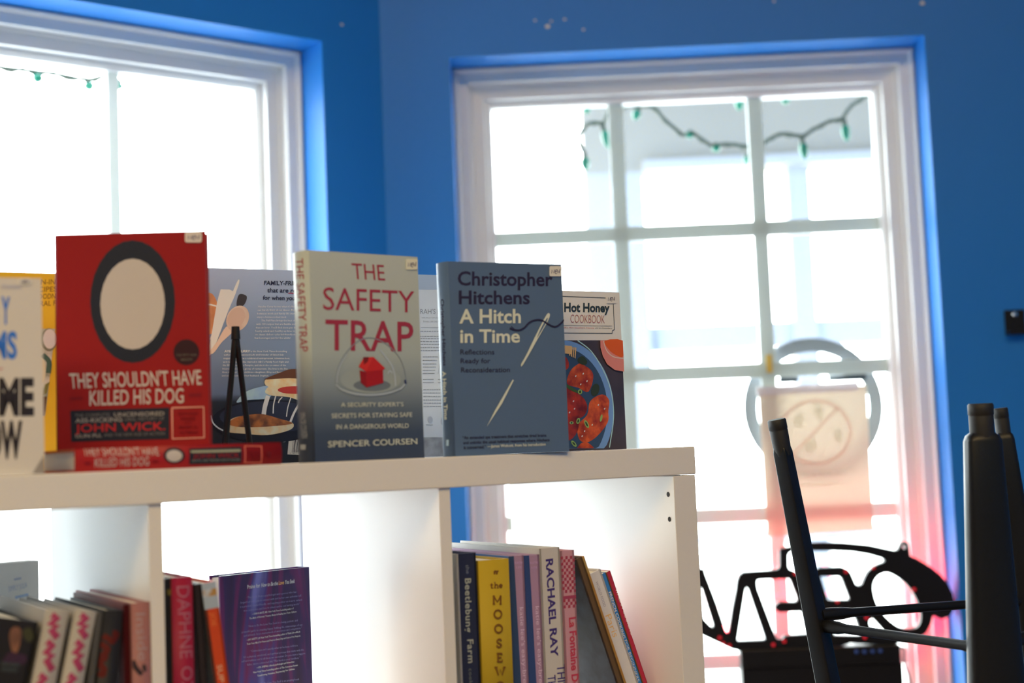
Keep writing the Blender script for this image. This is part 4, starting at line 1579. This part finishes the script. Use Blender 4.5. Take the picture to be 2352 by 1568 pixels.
# ------------------------------------------------------------------ books in the middle bay
cf = crop(360, 1280, 5.443)
b = shelved('cookbook', 'narrow black cookbook against the divider left of the crimson one', pt(108, 262), pt(172, 256), 0.02, 0, 0.19, ink((34, 28, 24)))
sp = b.spine(cf)
sp.quad(135, 400, 185, 470, ink((84, 68, 24)))
b.done()
b = shelved('cookbook', 'crimson cookbook with white capitals down its spine', pt(178, 252), pt(440, 238), 0.019, 0, 0.215, ink((110, 16, 32)), bulge=0.004, back=ink((120, 80, 30)))
sp = b.spine(cf)
DW = ink((128, 70, 72))
sp.text('DAPHNE', (246, 358), (290, 1262), (402, 350), DW, 0.0)
sp.text('OZ', (298, 1362), (312, 1700), (442, 1352), DW, 0.0)
b.done()
b = shelved('cookbook', 'dark cookbook squeezed between the crimson and the orange ones', pt(448, 338), pt(552, 332), 0.027, -2.5, 0.16, ink((36, 26, 22)))
b.done()
b = shelved('cookbook', 'orange cookbook with a food photo at the top of its spine', pt(556, 330), pt(735, 286), 0.026, -6.5, 0.17, ink((150, 48, 18)), back=ink((44, 36, 28)))
sp = b.spine(cf)
FP = pmat('dish_print', alb((130, 90, 40)), 0.45, noise=(55, alb((140, 140, 134)), 0.1))
sp.poly([(595, 655), (782, 620), (734, 290), (556, 332)], ink((122, 122, 116)))
sp.poly([(580, 500), (750, 470), (742, 380), (570, 410)], FP)
sp.text('SUP', (752, 1345), (782, 1560), (812, 1336), ink((190, 130, 90)), 0.0)
sp.text('JOE', (668, 690), (690, 860), (722, 682), ink((178, 84, 36)), 0.0)
b.done()

PUR = bpy.data.materials.new('violet_smoke_print')
PUR.use_nodes = True
_nt = PUR.node_tree
_b = _nt.nodes['Principled BSDF']
_tc = _nt.nodes.new('ShaderNodeTexCoord')
_mp = _nt.nodes.new('ShaderNodeMapping')
_mp.inputs['Scale'].default_value = (1, 6, 1.2)
_mp.inputs['Rotation'].default_value = (0.25, 0, 0)
_wn = _nt.nodes.new('ShaderNodeTexNoise')
_wn.inputs['Scale'].default_value = 3.2
_wn.inputs['Detail'].default_value = 3
_wn.inputs['Distortion'].default_value = 1.2
_cr = _nt.nodes.new('ShaderNodeValToRGB')
_e = _cr.color_ramp.elements
_e[0].position, _e[0].color = 0.36, (*alb((24, 14, 34)), 1)
_e[1].position, _e[1].color = 0.74, (*alb((84, 84, 122)), 1)
for p_, c_ in ((0.49, (34, 20, 54)), (0.56, (72, 20, 58)), (0.63, (42, 38, 82))):
    x = _e.new(p_)
    x.color = (*alb(c_), 1)
_nt.links.new(_tc.outputs['Object'], _mp.inputs[0])
_nt.links.new(_mp.outputs[0], _wn.inputs[0])
_nt.links.new(_wn.outputs[0], _cr.inputs[0])
_nt.links.new(_cr.outputs[0], _b.inputs['Base Color'])
_b.inputs['Roughness'].default_value = 0.4
b = facing('hardcover_book', 'violet hardcover turned back to front at the rear of the middle bay', 515, 722, 1323, 0.235, WF, 43, 0.026, PUR, side='back')
f = b.back(cf)
LT = ink((150, 146, 158))
f.text('Praise for', (1132, 391), (1292, 370), (1130, 345), LT, 0.02)
f.text('How to Be the', (1304, 369), (1512, 342), (1310, 322), LT, 0.02)
f.text('Love', (1522, 341), (1588, 333), (1526, 294), ink((170, 124, 70)), 0.02)
f.text('You Seek', (1598, 332), (1724, 315), (1602, 284), LT, 0.02)
PL = ink((104, 98, 120))


def prose(rows, mat, hh, bold=0.0):
    for t_, x0, y0, x1, y1 in rows:
        f.text(t_, (x0, y0), (x1, y1), (x0, y0 - hh), mat, bold, 1.0, 1)


prose([('\u201cThis book, from a psychologist and a person who has', 1125, 513, 1742, 440), ('forged her own path to connect with and be her own authentic self,', 1045, 577, 1808, 485), ('is a practical, reader-friendly, and inspiring primer on how to extend', 1040, 628, 1812, 538), ('true connection and love to others and to our hurting world.\u201d', 1084, 676, 1788, 590),
       ('\u201cHow to Be the Love You Seek is a loving, patient, and', 1138, 872, 1758, 795), ('powerful guide to creating happy, fulfilling life relationships of any', 1060, 944, 1818, 850), ('and all kinds. It is a masterwork of awareness and compassion.\u201d', 1086, 990, 1810, 890),
       ("\u201cConnection isn't exactly what we've been told it is.", 1166, 1182, 1762, 1108), ("It's a physical, emotional, and spiritual process that starts with the", 1084, 1258, 1835, 1162), ('self and radiates out to all those we encounter. Do you want a happier,', 1056, 1310, 1856, 1206), ('fuller, more connected life? This book is your toolbox.\u201d', 1124, 1352, 1786, 1262),
       ('\u201cHow to Be the Love You Seek is an amazing book', 1180, 1600, 1775, 1530)], PL, 26)
prose([('\u2014GABOR MAT\u00c9, MD, New York Times bestselling author of', 1186, 716, 1706, 645), ('The Myth of Normal: Trauma, Illness & Healing in a Toxic Culture', 1152, 772, 1742, 684), ('\u2014JAY SHETTY, #1 New York Times bestselling author of Think Like a Monk:', 1118, 1040, 1790, 934), ('Train Your Mind for Peace and Purpose Every Day and host of On Purpose', 1120, 1092, 1790, 985),
       ('\u2014DR. SHEFALI, clinical psychologist and three-time', 1242, 1386, 1714, 1310), ('New York Times bestselling author of The Conscious Parent:', 1200, 1446, 1758, 1352), ('Transforming Ourselves, Empowering Our Children', 1252, 1488, 1716, 1400)], LT, 22, 0.015)
b.done()

# ------------------------------------------------------------------ books in the left bay
cf = crop(0, 1280, 5.443)
WB = ink((182, 180, 178))
b = facing('cookbook', 'white cookbook with a hand-lettered title at the rear of the left bay', -130, 97, 1326, 0.24, WF, 40, 0.024, WB, side='back', ph=0.27)
f = b.back(cf)
HT = ink((120, 118, 120))
f.text('SIMPLY JULIA', (108, 430), (340, 372), (104, 362), HT, -0.01)
f.greek([(175, 275, 265, 258)], 0.002, HT)
f.greek([(190, 500, 350, 462)], 0.003, ink((120, 128, 150)))
b.done()
b = shelved('cookbook', 'dark cookbook with a dim portrait on its spine at the frame edge', pt(-70, 735), pt(480, 805), 0.001, 13, 0.2, ink((26, 22, 20)))
sp = b.spine(cf)
SK = pmat('portrait_print', alb((110, 66, 40)), 0.5, noise=(40, alb((74, 44, 28)), 0.2))
sp.smooth([(150, 880), (200, 865), (255, 890), (270, 960), (250, 1080), (215, 1180), (160, 1190), (120, 1060), (118, 950)], SK)
sp.smooth([(120, 1180), (240, 1200), (330, 1230), (300, 1330), (40, 1330), (60, 1250)], ink((44, 26, 34)))
sp.smooth([(290, 900), (380, 880), (420, 1000), (360, 1060), (300, 1000)], ink((46, 42, 24)))
sp.greek([(10, 1325, 250, 1345), (10, 1395, 220, 1410)], 0.004, ink((44, 44, 40)))
b.done()
MYR = ink((124, 42, 58))
for k, (xa, ya, xb, yb) in enumerate(((572, 645, 862, 690), (940, 650, 1205, 690))):
    b = shelved('cookbook', ('white cookbook with slanted red lettering, left one of the leaning pair', 'white cookbook with slanted red lettering, right one of the leaning pair')[k], pt(xa, ya), pt(xb, yb), (0.006, 0.008)[k] - 0.0005, 12, 0.21, ink((122, 109, 92)), group='pair of white cookbooks with red script', bulge=0.004)
    sp = b.spine(cf)
    ox = 365 * k
    for (x0, y0, hh) in ((690, 720, 300), (630, 1050, 380), (540, 1470, 300)):
        sp.stroke([(x0 - 40 + ox - 8, y0), (x0 + ox + 20, y0 + hh * .12), (x0 - 60 + ox, y0 + hh * .38), (x0 + ox + 20, y0 + hh * .45), (x0 - 50 + ox, y0 + hh * .62), (x0 + ox + 25, y0 + hh * .95)], 0.0075, MYR, False)
    b.done()
b = shelved('cookbook', 'thin grey-edged book between a white and a black one in the left bay', pt(1212, 690), pt(1282, 688), 0.008, 8, 0.2, ink((84, 76, 66)))
b.done()
b = shelved('cookbook', 'black cookbook with dark red script down its spine', pt(1292, 655), pt(1535, 692), 0.0085, 6, 0.2, ink((24, 22, 22)), bulge=0.004)
sp = b.spine(cf)
RS = ink((66, 18, 11))
sp.stroke([(1290, 980), (1350, 1010), (1400, 1050), (1460, 960), (1400, 940)], 0.006, RS)
sp.stroke([(1260, 1080), (1340, 1140), (1290, 1230), (1340, 1260)], 0.006, RS)
sp.stroke([(1300, 1260), (1250, 1320), (1300, 1400), (1260, 1470), (1310, 1440)], 0.006, RS)
b.done()
b = shelved('cookbook', 'dark red cookbook beside the salmon one at the right of the left bay', pt(1545, 590), pt(1632, 585), 0.008, 0, 0.2, ink((62, 12, 12)), t=0.006)
b.done()
b = shelved('cookbook', 'salmon pink cookbook against the divider at the right of the left bay', pt(1640, 575), pt(1890, 560), 0.0025, 0, 0.22, ink((112, 68, 58)), t=0.0195, bulge=0.003)
sp = b.spine(cf)
sp.text('Inside', (1690, 700), (1722, 1290), (1812, 690), ink((124, 98, 86)), 0.0)
sp.stroke([(1660, 1290), (1700, 1380), (1770, 1460)], 0.005, ink((40, 28, 26)))
sp.smooth([(1770, 1350), (1810, 1330), (1830, 1410), (1790, 1420)], ink((44, 34, 32)))
b.done()

# ------------------------------------------------------------------ upturned metal stool on a bar table
LA, LB, LC = at(1784, 966, 2.0), at(2252, 930, 1.78), at(2297, 940, 2.14)
LD = LB + LC - LA
cen = (LA + LB + LC + LD) / 4
ZSEAT = 1.04
st = empty('metal_stool', Matrix.Translation((cen.x, cen.y, ZSEAT)), 'black sheet-metal stool standing upside down, legs up, by the window', 'stool')


def sput(m, name, bev=0):
    o = m.build(name, st, None, bev)
    o.matrix_parent_inverse = st.matrix_world.inverted()
    return o


def stool_leg(top, low, w0, w1, d0, d1, side, capr, e=0.22):
    """tapered folded-sheet leg from its rubber foot (top) to the seat; low = point on its axis at seat height"""
    ax = (low - top).normalized()
    X = (side - ax * side.dot(ax)).normalized()
    Y = ax.cross(X)
    m = MB()
    rings = []
    L = (low - top).length
    for t_, k in ((0.075, 0.62), (0.085, 0.9), (0.10, 1.0), (0.3, 1.0), (0.6, 1.0), (1.0, 1.0)):
        c = top + ax * (L * t_)
        w, d = (w0 + (w1 - w0) * t_) * k, (d0 + (d1 - d0) * t_) * k
        ring = []
        for i in range(20):
            a = 2 * math.pi * i / 20
            ca, sa = math.cos(a), math.sin(a)
            ring.append(c + X * (w / 2 * math.copysign(abs(ca) ** e, ca)) + Y * (d / 2 * math.copysign(abs(sa) ** e, sa)))
        rings.append(ring)
    m.loft(rings, BLACKM)
    # folded seam down the leg
    m.tube([top + ax * (L * t_) + Y * 0.0 + X * ((w0 + (w1 - w0) * t_) * 0.16) - Y * ((d0 + (d1 - d0) * t_) * 0.50) for t_ in (0.11, 0.4, 0.7, 1.0)], 0.0016, BLACKM, 6)
    leg = sput(m, 'leg')
    m = MB()
    m.tube([top - ax * 0.002, top, top + ax * 0.012, top + ax * 0.0125, top + ax * 0.014, top + ax * 0.035, top + ax * 0.05], [capr * 0.9, capr, capr, capr * 0.94, capr * 0.97, capr * 0.95, capr * 0.85], RUBBER, 24)
    c = m.build('rubber_foot', leg)
    return leg


la = at(1920, 1660, 2.0)
lb = at(2296, 1700, 1.76)
lc = at(2392, 1600, 2.12)
for p in (la, lb, lc):
    pass


def to_z(top, p, z):
    d = p - top
    return top + d * ((z - top.z) / d.z)


la, lb, lc = (to_z(a_, b_, ZSEAT + 0.012) for a_, b_ in ((LA, la), (LB, lb), (LC, lc)))
ld = lb + lc - la
stool_leg(LA, la, 0.020, 0.026, 0.021, 0.032, Vector((0.76, -0.65, 0)), 0.0132)
stool_leg(LB, lb, 0.042, 0.078, 0.030, 0.040, Vector((1, 0.1, 0)), 0.0158, 0.6)
stool_leg(LC, lc, 0.026, 0.050, 0.026, 0.040, Vector((1, -0.2, 0)), 0.0115, 0.5)
stool_leg(LD, ld, 0.030, 0.050, 0.026, 0.040, Vector((1, -0.2, 0)), 0.0125)


def brace(a, b, r_=0.0066):
    d = (b - a)
    m = MB()
    m.tube([a + d * t_ for t_ in (0.0, 0.05, 0.10, 0.14, 0.5, 0.86, 0.90, 0.95, 1.0)], [r_ * 1.35, r_ * 1.4, r_ * 1.3, r_, r_, r_, r_ * 1.3, r_ * 1.4, r_ * 1.35], BLACKM, 14)
    return sput(m, 'brace')


def on_leg(top, low, py):
    f_ = lambda t_: proj(top + (low - top) * t_)[1] - py
    return top + (low - top) * solve(f_, 0, 1.2)


kA1, kA2 = on_leg(LA, la, 1412), on_leg(LA, la, 1437)
kB = on_leg(LB, lb, 1490)
kC = on_leg(LC, lc, 1378)
brace(kA1 + Vector((0.008, 0, 0)), kC)
brace(kA2 + Vector((0.010, -0.004, 0)), kB + Vector((-0.006, 0.004, 0)))
kD1, kD2 = LD + (ld - LD) * 0.5, LD + (ld - LD) * 0.54
brace(kB, kD1)
brace(kC, kD2)
m = MB()
cs = (la + lb + lc + ld) / 4
ring = [p + (p - cs).normalized() * 0.03 for p in (la, lb, ld, lc)]
m.loft([[Vector((p.x, p.y, ZSEAT)) for p in ring], [Vector((p.x, p.y, ZSEAT + 0.014)) for p in ring]], BLACKM, False)
sput(m, 'seat', 0.003)
bt = empty('bar_table', Matrix.Translation((cs.x, cs.y, 0)), 'bar table under the upturned black stool', 'table')
WDT = pmat('table_wood', (0.16, 0.09, 0.05), 0.45, noise=(9, (0.24, 0.14, 0.08), 0.2))
tx = Vector((ring[1] - ring[0])).normalized()
tx.z = 0
m = MB()
m.box((-0.24, -0.24, ZSEAT - 0.036), (0.24, 0.24, ZSEAT - 0.0005), WDT)
TM = frame(Vector((cs.x, cs.y, 0)), Vector((tx.x, tx.y, 0)).normalized(), Vector((-tx.y, tx.x, 0)).normalized(), Z0)
m.build('tabletop', bt, TM, 0.003)
for sx in (-1, 1):
    for sy in (-1, 1):
        m = MB()
        m.box((sx * 0.20 - 0.02, sy * 0.20 - 0.02, 0), (sx * 0.20 + 0.02, sy * 0.20 + 0.02, ZSEAT - 0.036), WDT)
        m.build('leg', bt, TM, 0.002)

bpy.data.objects.remove(_ob)
bpy.data.curves.remove(_cu)
